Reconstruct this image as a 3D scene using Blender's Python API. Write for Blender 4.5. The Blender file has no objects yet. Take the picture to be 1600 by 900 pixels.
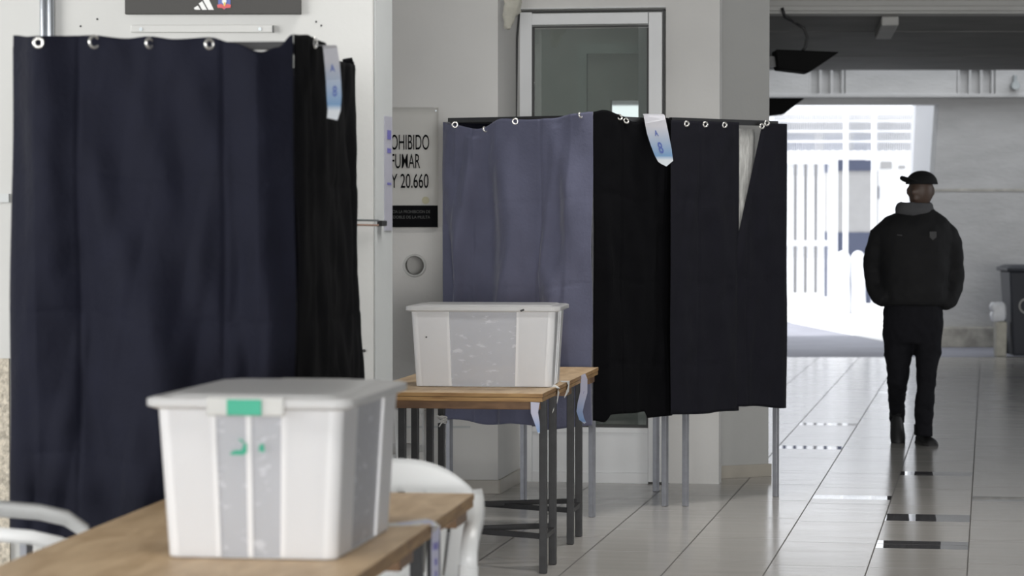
import bpy, bmesh, math, random
from mathutils import Vector, Matrix, noise
# ---------------------------------------------------------------- camera
F = 4200.0; EYE = 1.5; PITCH = math.atan(115 / F)
SC = bpy.context.scene; COL = SC.collection
cam_d = bpy.data.cameras.new('camera'); cam = bpy.data.objects.new('camera', cam_d); COL.objects.link(cam)
cam.location = (0, 0, EYE); cam.rotation_euler = (math.pi / 2 - PITCH, 0, 0)
cam_d.sensor_width = 36; cam_d.lens = F / 1600 * 36; cam_d.clip_end = 300
cam_d.dof.use_dof = True; cam_d.dof.focus_distance = 12.3; cam_d.dof.aperture_fstop = 4.6
SC.camera = cam
# ---------------------------------------------------------------- sky and daylight
SC.view_settings.view_transform = 'Standard'; SC.view_settings.look = 'None'
SC.view_settings.exposure = 0.0; SC.view_settings.gamma = 1.0; SC.view_settings.use_curve_mapping = False
W = bpy.data.worlds.new('overcast_sky'); SC.world = W; W.use_nodes = True
W.node_tree.nodes['Background'].inputs[0].default_value = (0.93, 0.96, 1.0, 1)
W.node_tree.nodes['Background'].inputs[1].default_value = 2.0
def area(name, loc, target, sx, sy, power, color):
    l = bpy.data.lights.new(name, 'AREA'); l.shape = 'RECTANGLE'; l.size = sx; l.size_y = sy
    l.energy = power; l.color = color
    o = bpy.data.objects.new(name, l); COL.objects.link(o); o.location = loc
    o.rotation_euler = (Vector(target) - Vector(loc)).to_track_quat('-Z', 'Y').to_euler()
    return o
# daylight from the open side of the hall, behind and left of the camera
area('daylight_open_side', (-7.0, 4.0, 2.4), (-2.0, 9.6, 1.6), 4.0, 2.6, 75, (1.0, 0.99, 0.96)).data.spread = math.radians(75)
area('added_rear_light', (1.5, -40, 1.6), (0.5, 14.0, .8), 16.0, 4.5, 9300, (1.0, 0.99, 0.97))  # unseen soft light added far behind the camera to even the brightness

sun_d = bpy.data.lights.new('sun', 'SUN'); sun_d.energy = 5.0; sun_d.angle = math.radians(1.0); sun_d.color = (1.0, .98, .95)
sun = bpy.data.objects.new('sun', sun_d); COL.objects.link(sun)
sun.rotation_euler = Vector((math.cos(math.radians(14)) * .77, math.sin(math.radians(14)) * .77, -.64)).to_track_quat('-Z', 'Y').to_euler()
for yy_, xx_, pw_ in ((4.6, -.4, 18), (9.2, .6, 40), (12.8, 1.3, 30)):      # hall ceiling lamps
    area('ceiling_lamp_light', (xx_, yy_, 3.8), (xx_, yy_, 0), 1.6, .5, pw_, (1.0, .98, .95)).data.spread = math.radians(110)
# ---------------------------------------------------------------- geometry helpers
CP, SP = math.cos(PITCH), math.sin(PITCH)
def ray(px, py):
    x = (px - 800) / F; v = -(py - 450) / F
    return Vector((x, CP + v * SP, -SP + v * CP))
def at(px, py, Y):                      # point seen at a pixel, Y metres in front
    r = ray(px, py); return Vector((r.x / r.y * Y, Y, EYE + r.z / r.y * Y))
def gnd(px, py, h=0.0):                 # point seen at a pixel, on a level h
    r = ray(px, py); t = (h - EYE) / r.z; return Vector((r.x * t, r.y * t, h))
def hz(py, Y): return at(800, py, Y).z
def wx(px, Y): return (px - 800) / F * Y / CP if False else at(px, 335, Y).x

YAW = .17
class MB:
    def __init__(s): s.v = []; s.f = []; s.m = []; s.mi = 0
    def add(s, vs, fs):
        b = len(s.v); s.v += [Vector(v) for v in vs]
        for f in fs: s.f.append([i + b for i in f]); s.m.append(s.mi)
        return s
    def box(s, lo, hi, M=None):
        x0, y0, z0 = lo; x1, y1, z1 = hi
        vs = [Vector(p) for p in ((x0,y0,z0),(x1,y0,z0),(x1,y1,z0),(x0,y1,z0),(x0,y0,z1),(x1,y0,z1),(x1,y1,z1),(x0,y1,z1))]
        if M: vs = [M @ v for v in vs]
        return s.add(vs, [(0,3,2,1),(4,5,6,7),(0,1,5,4),(1,2,6,5),(2,3,7,6),(3,0,4,7)])
    def bar(s, p, q, w, t, up=(0, 0, 1)):          # square bar from p to q
        p = Vector(p); q = Vector(q); d = (q - p).normalized(); u = Vector(up)
        if abs(d.dot(u)) > .98: u = Vector((math.sin(YAW), math.cos(YAW), 0))
        sd = d.cross(u).normalized(); u = sd.cross(d)
        vs = []
        for c in (p, q):
            for a, b in ((-1,-1),(1,-1),(1,1),(-1,1)): vs.append(c + sd * a * w / 2 + u * b * t / 2)
        return s.add(vs, [(0,3,2,1),(4,5,6,7),(0,1,5,4),(1,2,6,5),(2,3,7,6),(3,0,4,7)])
    def tube(s, pts, r, n=12, cap=True):
        pts = [Vector(p) for p in pts]; rs = r if isinstance(r, (list, tuple)) else [r] * len(pts)
        rings = []; prev = None
        for i, p in enumerate(pts):
            d = (pts[min(i + 1, len(pts) - 1)] - pts[max(i - 1, 0)]).normalized()
            a = prev if prev else (Vector((0,0,1)) if abs(d.z) < .9 else Vector((1,0,0)))
            a = (a - d * a.dot(d)).normalized(); prev = a; b = d.cross(a)
            rings.append([p + (a * math.cos(2*math.pi*k/n) + b * math.sin(2*math.pi*k/n)) * rs[i] for k in range(n)])
        return s.loft(rings, cap)
    def loft(s, rings, cap=True, closed=True):
        n = len(rings[0]); vs = [v for r in rings for v in r]; fs = []
        for i in range(len(rings) - 1):
            for k in range(n if closed else n - 1):
                k2 = (k + 1) % n; fs.append((i*n+k, i*n+k2, (i+1)*n+k2, (i+1)*n+k))
        if cap: fs.append(tuple(range(n))[::-1]); fs.append(tuple((len(rings)-1)*n + k for k in range(n)))
        return s.add(vs, fs)
    def strip(s, pts, ws, t, side):                # flat band swept along pts; side = width direction(s)
        rings = []
        for i, p in enumerate(pts):
            p = Vector(p); d = (Vector(pts[min(i+1, len(pts)-1)]) - Vector(pts[max(i-1, 0)])).normalized()
            sd = Vector(side[i] if isinstance(side, list) else side); sd = (sd - d * sd.dot(d)).normalized(); nn = d.cross(sd)
            w = ws[i] if isinstance(ws, (list, tuple)) else ws
            ring = []
            for a, b in ((-1,-.5),(-.9,-1),(.9,-1),(1,-.5),(1,.5),(.9,1),(-.9,1),(-1,.5)): ring.append(p + sd*a*w/2 + nn*b*t/2)
            rings.append(ring)
        return s.loft(rings)
    def prism(s, poly, ext):                       # 3-D polygon pushed along ext
        poly = [Vector(p) for p in poly]; n = len(poly); e = Vector(ext)
        return s.add(poly + [p + e for p in poly], [tuple(range(n))[::-1], tuple(range(n, 2*n))] + [(i, (i+1)%n, n+(i+1)%n, n+i) for i in range(n)])
    def sphere(s, c, r, n=14, sc=(1,1,1)):
        c = Vector(c); rings = []
        for i in range(1, n):
            th = math.pi * i / n
            rings.append([c + Vector((math.sin(th)*math.cos(2*math.pi*k/(2*n))*r*sc[0], math.sin(th)*math.sin(2*math.pi*k/(2*n))*r*sc[1], math.cos(th)*r*sc[2])) for k in range(2*n)])
        return s.loft(rings)
    def torus(s, c, nrm, R, r, n=20, m=8):
        c = Vector(c); nrm = Vector(nrm).normalized(); a = nrm.orthogonal().normalized(); b = nrm.cross(a)
        rings = []
        for i in range(n + 1):
            t = 2*math.pi*i/n; o = a*math.cos(t) + b*math.sin(t)
            rings.append([c + o*(R + r*math.cos(2*math.pi*k/m)) + nrm*r*math.sin(2*math.pi*k/m) for k in range(m)])
        return s.loft(rings, cap=False)

MATS4 = {}
def root(name, loc, rz=0, label=None, cat=None, group=None):
    o = bpy.data.objects.new(name, None); COL.objects.link(o); o.location = loc; o.rotation_euler = (0, 0, rz)
    o.empty_display_size = .1
    MATS4[o.name] = Matrix.Translation(Vector(loc)) @ Matrix.Rotation(rz, 4, 'Z')
    return tag(o, label, cat, group)
def tag(o, label=None, cat=None, group=None, kind=None):
    if label: o['label'] = label
    if cat: o['category'] = cat
    if group: o['group'] = group
    if kind: o['kind'] = kind
    return o
def obj(name, mb, mat, parent=None, smooth=False, solid=0, bevel=0, mods=None, label=None):
    me = bpy.data.meshes.new(name)
    vs = mb.v
    if parent is not None:
        M = MATS4[parent.name]; inv = M.inverted(); off = Vector((0,0,0)); vs = [inv @ v for v in vs]; M2 = M
    else: M2 = Matrix.Identity(4)
    # origin at the base of the piece
    lo = Vector([min(v[i] for v in vs) for i in range(3)]); hi = Vector([max(v[i] for v in vs) for i in range(3)])
    c = Vector(((lo.x+hi.x)/2, (lo.y+hi.y)/2, lo.z))
    me.from_pydata([v - c for v in vs], [], mb.f)
    for m in (mat if isinstance(mat, (list, tuple)) else [mat]): me.materials.append(m)
    for p, mi in zip(me.polygons, mb.m): p.material_index = mi; p.use_smooth = smooth
    bm = bmesh.new(); bm.from_mesh(me); bmesh.ops.recalc_face_normals(bm, faces=bm.faces); bm.to_mesh(me); bm.free()
    o = bpy.data.objects.new(name, me); COL.objects.link(o); o.location = c
    if parent is not None: o.parent = parent
    MATS4[o.name] = M2 @ Matrix.Translation(c)
    if solid: md = o.modifiers.new('solid', 'SOLIDIFY'); md.thickness = solid; md.offset = 0
    if bevel: md = o.modifiers.new('bevel', 'BEVEL'); md.width = bevel; md.segments = 2; md.limit_method = 'ANGLE'
    if label: o['label'] = label
    return o
def remesh(o, vox, smooth=3, disp=0, dscale=.08, subs=0):
    m = o.modifiers.new('remesh', 'REMESH'); m.mode = 'VOXEL'; m.voxel_size = vox; m.use_smooth_shade = True
    m = o.modifiers.new('smooth', 'SMOOTH'); m.iterations = smooth; m.factor = .6
    if disp:
        t = bpy.data.textures.new('folds', 'CLOUDS'); t.noise_scale = dscale; t.noise_depth = 2
        m = o.modifiers.new('folds', 'DISPLACE'); m.texture = t; m.strength = disp; m.mid_level = .5
    return o
def textobj(name, body, mat, M, height, width=None, parent=None, bold=.0, depth=.0006, align='CENTER'):
    cu = bpy.data.curves.new(name, 'FONT'); cu.body = body; cu.size = 1; cu.align_x = align; cu.extrude = 0; cu.offset = bold
    t = bpy.data.objects.new(name, cu); COL.objects.link(t)
    dg = bpy.context.evaluated_depsgraph_get(); me = bpy.data.meshes.new_from_object(t.evaluated_get(dg))
    bpy.data.objects.remove(t); bpy.data.curves.remove(cu)
    xs = [v.co.x for v in me.vertices]; ys = [v.co.y for v in me.vertices]
    sy = height / (max(ys) - min(ys)); sx = (width / (max(xs) - min(xs))) if width else sy * .62
    mb = MB(); cx = (max(xs) + min(xs)) / 2
    mb.add([M @ Vector(((v.co.x - cx) * sx, 0, (v.co.y - min(ys)) * sy)) for v in me.vertices], [tuple(p.vertices) for p in me.polygons])
    bpy.data.meshes.remove(me)
    return obj(name, mb, mat, parent, solid=depth)

# ---------------------------------------------------------------- materials
def mat(name, col, rough=.6, metal=0, spec=.5, noise_s=None, noise_amt=.1, bump=0, bump_s=60, stretch=(1,1,1), col2=None, sheen=0, emit=None, coord='Object'):
    m = bpy.data.materials.new(name); m.use_nodes = True; nt = m.node_tree; b = nt.nodes['Principled BSDF']
    b.inputs['Roughness'].default_value = rough; b.inputs['Metallic'].default_value = metal
    b.inputs['Specular IOR Level'].default_value = spec
    if sheen: b.inputs['Sheen Weight'].default_value = sheen; b.inputs['Sheen Roughness'].default_value = .4
    c = (*col, 1); b.inputs['Base Color'].default_value = c
    tc = nt.nodes.new('ShaderNodeTexCoord'); mp = nt.nodes.new('ShaderNodeMapping'); nt.links.new(tc.outputs[coord], mp.inputs[0])
    mp.inputs['Scale'].default_value = stretch
    ns = nt.nodes.new('ShaderNodeTexNoise'); ns.inputs['Scale'].default_value = noise_s or 6; ns.inputs['Detail'].default_value = 6
    nt.links.new(mp.outputs[0], ns.inputs[0])
    rp = nt.nodes.new('ShaderNodeValToRGB'); rp.color_ramp.elements[0].position = .3; rp.color_ramp.elements[1].position = .7
    c2 = col2 or tuple(x * (1 - noise_amt) for x in col)
    rp.color_ramp.elements[0].color = (*c2, 1); rp.color_ramp.elements[1].color = c
    nt.links.new(ns.outputs[0], rp.inputs[0]); nt.links.new(rp.outputs[0], b.inputs['Base Color'])
    if bump:
        n2 = nt.nodes.new('ShaderNodeTexNoise'); n2.inputs['Scale'].default_value = bump_s; n2.inputs['Detail'].default_value = 4
        nt.links.new(mp.outputs[0], n2.inputs[0]); bp = nt.nodes.new('ShaderNodeBump'); bp.inputs['Strength'].default_value = bump; bp.inputs['Distance'].default_value = .01
        nt.links.new(n2.outputs[0], bp.inputs['Height']); nt.links.new(bp.outputs[0], b.inputs['Normal'])
    return m
M_wall = mat('white_painted_wall', (.72, .71, .69), .75, noise_s=3, noise_amt=.05, bump=.12, bump_s=35)
M_wallnear = mat('bright_white_wall', (.56, .56, .545), .7, noise_s=3, noise_amt=.04, bump=.1, bump_s=30)
M_wallcool = mat('cool_grey_paint', (.55, .57, .57), .6, noise_s=4, noise_amt=.05, bump=.08)
M_wallpill = mat('shade_toned_column_paint', (.42, .42, .41), .7, noise_s=4, noise_amt=.05, bump=.08)  # pier faces away from the light; that shade is mixed into the grey
M_base = mat('beige_skirting_tile', (.42, .39, .34), .35, noise_s=9, noise_amt=.12)
M_conc = mat('weathered_white_concrete', (.50, .50, .50), .85, noise_s=2.2, noise_amt=.16, bump=.5, bump_s=14, stretch=(1, 1, 3))
M_ceil = mat('shade_toned_ceiling_concrete', (.16, .155, .15), .8, noise_s=2, noise_amt=.25)  # underside gets no light; its shade is put into this dark tone
M_beam = mat('cream_painted_beam', (.38, .375, .36), .7, noise_s=3, noise_amt=.12, stretch=(.4, 1, 3), bump=.2, bump_s=12)
M_dirt = mat('stained_concrete_foot', (.52, .50, .45), .9, noise_s=7, noise_amt=.45, bump=.5, bump_s=20)
M_yardshade = mat('shade_toned_forecourt', (.27, .275, .32), .8, noise_s=1.5, noise_amt=.2)  # ground lying in shadow, the shade put into its grey
M_outg = mat('sun_toned_yard', (.8, .8, .8), .8, noise_s=1, noise_amt=.06)  # same ground in sun, the light put into its pale colour
M_alu = mat('white_aluminium', (.84, .85, .86), .4, noise_s=5, noise_amt=.04)
M_aludk = mat('dark_gasket_rubber', (.05, .05, .05), .6)
M_steel = mat('grey_steel_tube', (.30, .305, .33), .38, metal=.55, noise_s=25, noise_amt=.2)
M_black = mat('black_paint_steel', (.014, .014, .015), .4, metal=.2, noise_s=30, noise_amt=.25)
M_tleg = mat('charcoal_table_steel', (.036, .036, .038), .45, metal=.2, noise_s=22, noise_amt=.35)
M_spk = mat('matt_black_speaker_cloth', (.010, .010, .010), .9, spec=.05)
M_zinc = mat('galvanised_conduit', (.50, .53, .57), .3, metal=.85, noise_s=20, noise_amt=.1)
M_nickel = mat('nickel_grommet', (.80, .79, .76), .25, metal=.8)
M_cloth = mat('navy_curtain_cloth', (.0085, .0095, .020), .8, noise_s=9, noise_amt=.18, bump=.25, bump_s=55, sheen=.04, spec=.2)
M_cloth2 = mat('faded_lit_blue_curtain_cloth', (.12, .125, .19), .8, noise_s=7, noise_amt=.15, bump=.25, bump_s=55, sheen=.25, spec=.25)  # faded cloth, made paler still for the light on this panel
M_cloth3 = mat('shade_toned_curtain_cloth', (.0045, .0045, .0055), .9, noise_s=9, noise_amt=.1, bump=.2, bump_s=55, spec=.06)  # curtains turned from the light, their shade put into the colour
M_cloth4 = mat('shade_toned_navy_cloth', (.0075, .0075, .0125), .85, noise_s=9, noise_amt=.15, bump=.2, bump_s=55, spec=.2)  # navy cloth darkened in colour for the shaded right booth
M_liner = mat('grey_lining_cloth', (.62, .62, .60), .8, noise_s=18, noise_amt=.35, stretch=(3, 3, .8), bump=.5, bump_s=25)
M_pla = mat('white_chair_plastic', (.80, .81, .81), .35, noise_s=4, noise_amt=.03)
M_sign = mat('off_white_sign_card', (.64, .63, .60), .6, noise_s=5, noise_amt=.08)
M_ink = mat('black_sign_ink', (.006, .006, .007), .8, spec=.08)
M_inkg = mat('grey_sign_ink', (.10, .10, .10), .6)
M_board = mat('charcoal_board', (.034, .032, .029), .55, noise_s=3, noise_amt=.06)
M_logo = mat('white_print', (.80, .80, .79), .5)
M_red = mat('red_print', (.62, .09, .10), .5); M_blue = mat('blue_print', (.10, .14, .42), .5); M_yel = mat('yellow_print', (.72, .52, .12), .5)
M_green = mat('green_plastic', (.05, .42, .27), .4); M_greyp = mat('grey_latch_plastic', (.60, .60, .58), .45)
M_pap = mat('white_paper_tape', (.66, .66, .64), .6, noise_s=8, noise_amt=.06)
M_lilac = mat('lilac_notice_card', (.40, .40, .47), .6, noise_s=8, noise_amt=.1)
M_inkp = mat('violet_ink', (.14, .13, .42), .6); M_inkb = mat('blue_ink', (.07, .12, .40), .6)
M_bin = mat('dark_blue_grey_bin_plastic', (.022, .026, .038), .6, noise_s=5)
M_bag = mat('white_bin_bag', (.80, .82, .86), .35, noise_s=12, noise_amt=.08, bump=.4, bump_s=20)
M_foam = mat('cream_foam', (.62, .60, .52), .8, noise_s=14, noise_amt=.2, bump=.6, bump_s=18)
M_peb = mat('pebble_dash', (.66, .60, .50), .9, noise_s=60, noise_amt=.5, bump=1, bump_s=70)
M_jack = mat('black_jacket_cloth', (.012, .012, .013), .75, noise_s=12, noise_amt=.2, spec=.2)
M_jean = mat('black_denim', (.011, .011, .014), .85, noise_s=30, noise_amt=.2, spec=.15)
M_hood = mat('dark_grey_hood_jersey', (.07, .07, .075), .9)
M_skin = mat('backlit_toned_skin', (.08, .05, .037), .55); M_hair = mat('black_hair', (.01, .009, .008), .7)  # skin colour darkened to carry the backlit shade on the face
M_shoe = mat('black_shoe_suede', (.012, .012, .013), .6); M_sole = mat('dark_rubber_sole', (.03, .03, .03), .6)
M_patch = mat('grey_badge', (.05, .05, .052), .7)
M_whitefence = mat('white_fence_paint', (.82, .83, .86), .5, noise_s=3, noise_amt=.03)
M_fgrey = mat('grey_fence_wire', (.22, .23, .25), .5)
M_nblue = mat('slate_blue_cladding', (.045, .055, .095), .6); M_pgrey = mat('pale_grey_cladding', (.27, .27, .275), .7)
M_metal = mat('small_screw_steel', (.25, .27, .28), .35, metal=.8)
M_knot = mat('white_string', (.75, .75, .74), .7)
M_rust = mat('rusty_wire', (.25, .16, .12), .7); M_grid = mat('dark_interior', (.13, .135, .13), .7)
M_roomw = mat('pale_room_wall', (.5, .5, .48), .7); M_roomp = mat('pale_post', (.5, .51, .50), .5)

def wood(name, c1, c2, rot):
    m = bpy.data.materials.new(name); m.use_nodes = True; nt = m.node_tree; b = nt.nodes['Principled BSDF']
    b.inputs['Roughness'].default_value = .5
    tc = nt.nodes.new('ShaderNodeTexCoord'); mp = nt.nodes.new('ShaderNodeMapping'); nt.links.new(tc.outputs['Object'], mp.inputs[0])
    mp.inputs['Scale'].default_value = rot
    n1 = nt.nodes.new('ShaderNodeTexNoise'); n1.inputs['Scale'].default_value = 5; n1.inputs['Detail'].default_value = 8; n1.inputs['Distortion'].default_value = .6
    nt.links.new(mp.outputs[0], n1.inputs[0]); rp = nt.nodes.new('ShaderNodeValToRGB')
    rp.color_ramp.elements[0].position = .32; rp.color_ramp.elements[1].position = .68
    rp.color_ramp.elements[0].color = (*c1, 1); rp.color_ramp.elements[1].color = (*c2, 1)
    nt.links.new(n1.outputs[0], rp.inputs[0]); nt.links.new(rp.outputs[0], b.inputs['Base Color'])
    return m
M_wood = wood('plywood_top', (.46, .31, .17), (.64, .47, .29), (3.2, .8, 3))
M_edge = wood('plywood_edge', (.22, .11, .035), (.42, .25, .095), (1.2, 1.2, 9))
M_apron = wood('dark_wood_apron', (.13, .065, .03), (.24, .13, .06), (1.5, 1.5, 6))

def frost(name, transp, col=(.86, .87, .90), trl=.45, scratch=False):
    m = bpy.data.materials.new(name); m.use_nodes = True; nt = m.node_tree; nt.nodes.remove(nt.nodes['Principled BSDF']); out = nt.nodes['Material Output']
    d = nt.nodes.new('ShaderNodeBsdfDiffuse'); t = nt.nodes.new('ShaderNodeBsdfTranslucent'); g = nt.nodes.new('ShaderNodeBsdfGlossy'); tr = nt.nodes.new('ShaderNodeBsdfTransparent')
    for n in (d, t): n.inputs[0].default_value = (*col, 1)
    g.inputs['Roughness'].default_value = .3; tr.inputs[0].default_value = (.93, .94, .97, 1)
    m1 = nt.nodes.new('ShaderNodeMixShader'); m1.inputs[0].default_value = trl; nt.links.new(d.outputs[0], m1.inputs[1]); nt.links.new(t.outputs[0], m1.inputs[2])
    m2 = nt.nodes.new('ShaderNodeMixShader'); m2.inputs[0].default_value = transp; nt.links.new(m1.outputs[0], m2.inputs[1]); nt.links.new(tr.outputs[0], m2.inputs[2])
    if scratch:
        tc = nt.nodes.new('ShaderNodeTexCoord'); mp = nt.nodes.new('ShaderNodeMapping'); mp.inputs['Scale'].default_value = (9, 9, 22); nt.links.new(tc.outputs['Object'], mp.inputs[0])
        ns = nt.nodes.new('ShaderNodeTexNoise'); ns.inputs['Scale'].default_value = 2.2; ns.inputs['Detail'].default_value = 5; nt.links.new(mp.outputs[0], ns.inputs[0])
        rp = nt.nodes.new('ShaderNodeMapRange'); rp.inputs[1].default_value = .60; rp.inputs[2].default_value = .68; rp.inputs[3].default_value = transp; rp.inputs[4].default_value = transp * .55
        nt.links.new(ns.outputs[0], rp.inputs[0]); nt.links.new(rp.outputs[0], m2.inputs[0])
    lw = nt.nodes.new('ShaderNodeLayerWeight'); lw.inputs[0].default_value = .12
    m3 = nt.nodes.new('ShaderNodeMixShader'); nt.links.new(lw.outputs['Fresnel'], m3.inputs[0]); nt.links.new(m2.outputs[0], m3.inputs[1]); nt.links.new(g.outputs[0], m3.inputs[2])
    nt.links.new(m3.outputs[0], out.inputs[0]); return m
M_frost = frost('frosted_box_plastic', .05, (.96, .96, .97), .42); M_clear = frost('clearer_box_plastic', .52, (.94, .95, .98), .4, scratch=True); M_rib = frost('thick_box_plastic', .04, (.95, .95, .96), .2); M_lid = frost('lid_plastic', .08, (.82, .82, .82), .3)
def glassmat(name, tint, gloss=.10, rough=.04):
    m = bpy.data.materials.new(name); m.use_nodes = True; nt = m.node_tree; nt.nodes.remove(nt.nodes['Principled BSDF']); out = nt.nodes['Material Output']
    g = nt.nodes.new('ShaderNodeBsdfGlossy'); tr = nt.nodes.new('ShaderNodeBsdfTransparent'); g.inputs['Roughness'].default_value = rough; tr.inputs[0].default_value = (*tint, 1)
    mx = nt.nodes.new('ShaderNodeMixShader'); mx.inputs[0].default_value = gloss; nt.links.new(tr.outputs[0], mx.inputs[1]); nt.links.new(g.outputs[0], mx.inputs[2]); nt.links.new(mx.outputs[0], out.inputs[0]); return m
M_glass = glassmat('door_glass', (.78, .82, .80), .16)
def gradpaper(name, c_top, c_bot, z0, z1):          # printed slip, white fading to blue print
    m = bpy.data.materials.new(name); m.use_nodes = True; nt = m.node_tree; b = nt.nodes['Principled BSDF']; b.inputs['Roughness'].default_value = .5
    tc = nt.nodes.new('ShaderNodeTexCoord'); sp = nt.nodes.new('ShaderNodeSeparateXYZ'); nt.links.new(tc.outputs['Generated'], sp.inputs[0])
    rp = nt.nodes.new('ShaderNodeValToRGB'); rp.color_ramp.elements[0].position = z0; rp.color_ramp.elements[1].position = z1
    rp.color_ramp.elements[0].color = (*c_bot, 1); rp.color_ramp.elements[1].color = (*c_top, 1)
    e = rp.color_ramp.elements.new(max(z0 - .08, 0.01)); e.color = (.62, .66, .70, 1)
    nt.links.new(sp.outputs[2], rp.inputs[0]); nt.links.new(rp.outputs[0], b.inputs['Base Color']); return m
M_slip = gradpaper('printed_blue_slip', (.48, .48, .52), (.12, .26, .46), .2, .75)
M_slip2 = gradpaper('printed_lilac_slip', (.48, .48, .60), (.20, .33, .58), .05, .6)

# ---------------------------------------------------------------- floor
TH = math.atan(745 / F); DX = Vector((math.sin(TH), math.cos(TH), 0)); EX = Vector((math.cos(TH), -math.sin(TH), 0))
TW = .417; E0 = -.083
def tu(p): return (p.dot(EX) - E0) / TW
def tv(p): return p.dot(DX)
def floor_mat():
    m = bpy.data.materials.new('grey_porcelain_tiles'); m.use_nodes = True; nt = m.node_tree; N = nt.nodes; L = nt.links; b = N['Principled BSDF']
    def mth(op, a, b_=None, c=None):
        n = N.new('ShaderNodeMath'); n.operation = op
        for i, x in enumerate((a, b_, c)):
            if x is None: continue
            if isinstance(x, (int, float)): n.inputs[i].default_value = x
            else: L.new(x, n.inputs[i])
        return n.outputs[0]
    g = N.new('ShaderNodeNewGeometry'); s = N.new('ShaderNodeSeparateXYZ'); L.new(g.outputs['Position'], s.inputs[0]); X, Y = s.outputs[0], s.outputs[1]
    u = mth('DIVIDE', mth('SUBTRACT', mth('ADD', mth('MULTIPLY', X, EX.x), mth('MULTIPLY', Y, EX.y)), E0), TW)
    v = mth('ADD', mth('MULTIPLY', X, DX.x), mth('MULTIPLY', Y, DX.y))
    ui = mth('FLOOR', u); uf = mth('FRACT', u)
    lu = mth('LESS_THAN', mth('MINIMUM', uf, mth('SUBTRACT', 1, uf)), .0075)
    off = mth('FRACT', mth('MULTIPLY', mth('SINE', mth('MULTIPLY', ui, 12.9898)), 437.5))
    vv = mth('ADD', mth('DIVIDE', v, TW * 2), off); vf = mth('FRACT', vv); vi = mth('FLOOR', vv)
    lv = mth('LESS_THAN', mth('MINIMUM', vf, mth('SUBTRACT', 1, vf)), .0045)
    # polished inlay bands
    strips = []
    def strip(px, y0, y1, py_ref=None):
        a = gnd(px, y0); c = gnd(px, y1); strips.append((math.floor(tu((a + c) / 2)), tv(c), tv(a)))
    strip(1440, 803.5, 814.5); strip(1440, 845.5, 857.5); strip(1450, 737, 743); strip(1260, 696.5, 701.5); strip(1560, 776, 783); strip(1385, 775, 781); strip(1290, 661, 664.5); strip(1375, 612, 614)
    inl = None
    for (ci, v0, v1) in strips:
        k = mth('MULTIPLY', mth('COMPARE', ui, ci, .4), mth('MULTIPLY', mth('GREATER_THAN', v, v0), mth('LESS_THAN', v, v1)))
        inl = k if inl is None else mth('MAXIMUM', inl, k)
    wn = N.new('ShaderNodeTexWhiteNoise'); wn.noise_dimensions = '2D'; cb = N.new('ShaderNodeCombineXYZ'); L.new(ui, cb.inputs[0]); L.new(vi, cb.inputs[1]); L.new(cb.outputs[0], wn.inputs[0])
    cb2 = N.new('ShaderNodeCombineXYZ'); L.new(mth('MULTIPLY', u, .55), cb2.inputs[0]); L.new(mth('MULTIPLY', v, 9), cb2.inputs[1])
    ns = N.new('ShaderNodeTexNoise'); ns.inputs['Scale'].default_value = 1.3; ns.inputs['Detail'].default_value = 6; L.new(cb2.outputs[0], ns.inputs[0])
    base = N.new('ShaderNodeMix'); base.data_type = 'RGBA'; base.inputs[6].default_value = (.40, .385, .36, 1); base.inputs[7].default_value = (.50, .48, .45, 1)
    L.new(mth('ADD', mth('MULTIPLY', wn.outputs[0], .25), mth('MULTIPLY', ns.outputs[0], .7)), base.inputs[0])
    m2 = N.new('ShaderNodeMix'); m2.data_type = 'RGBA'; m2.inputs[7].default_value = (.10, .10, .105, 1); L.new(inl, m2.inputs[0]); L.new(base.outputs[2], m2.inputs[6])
    m3 = N.new('ShaderNodeMix'); m3.data_type = 'RGBA'; m3.inputs[7].default_value = (.07, .065, .06, 1)
    L.new(mth('MAXIMUM', mth('MULTIPLY', lu, .95), mth('MULTIPLY', lv, .55)), m3.inputs[0]); L.new(m2.outputs[2], m3.inputs[6]); L.new(m3.outputs[2], b.inputs['Base Color'])
    ln = mth('MAXIMUM', lu, mth('MULTIPLY', lv, .6))
    r0 = mth('ADD', .13, mth('MULTIPLY', ns.outputs[0], .10)); r1 = mth('MULTIPLY', r0, mth('SUBTRACT', 1, mth('MULTIPLY', inl, .93)))
    L.new(mth('MAXIMUM', r1, mth('MULTIPLY', ln, .8)), b.inputs['Roughness'])
    b.inputs['IOR'].default_value = 1.7
    bp = N.new('ShaderNodeBump'); bp.inputs['Distance'].default_value = .004; L.new(mth('MULTIPLY', mth('SUBTRACT', 1, inl), .05), bp.inputs['Strength']); L.new(ns.outputs[0], bp.inputs['Height']); L.new(bp.outputs[0], b.inputs['Normal'])
    return m
M_floor = floor_mat()
YF = 28.2
mb = MB(); mb.box((-9, -5, -.1), (9, YF, 0)); tag(obj('floor', mb, M_floor), kind='structure')
mb = MB(); mb.box((-12, YF + .005, -.14), (16, 90, -.03)); tag(obj('trim_1', mb, M_yardshade), kind='structure')
# sunlit part of the yard painted paler, so its diagonal shadow edge is painted
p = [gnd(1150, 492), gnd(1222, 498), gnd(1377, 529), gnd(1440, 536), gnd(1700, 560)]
mb = MB(); mb.prism([Vector((-8, 41, -.029))] + [Vector((q.x, max(q.y, 31.6), -.029)) for q in p[:4]] + [Vector((14, 31.6, -.029)), Vector((16, 89, -.029)), Vector((-8, 89, -.029))], (0, 0, .006)); tag(obj('trim_2', mb, M_outg), kind='structure')

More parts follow.
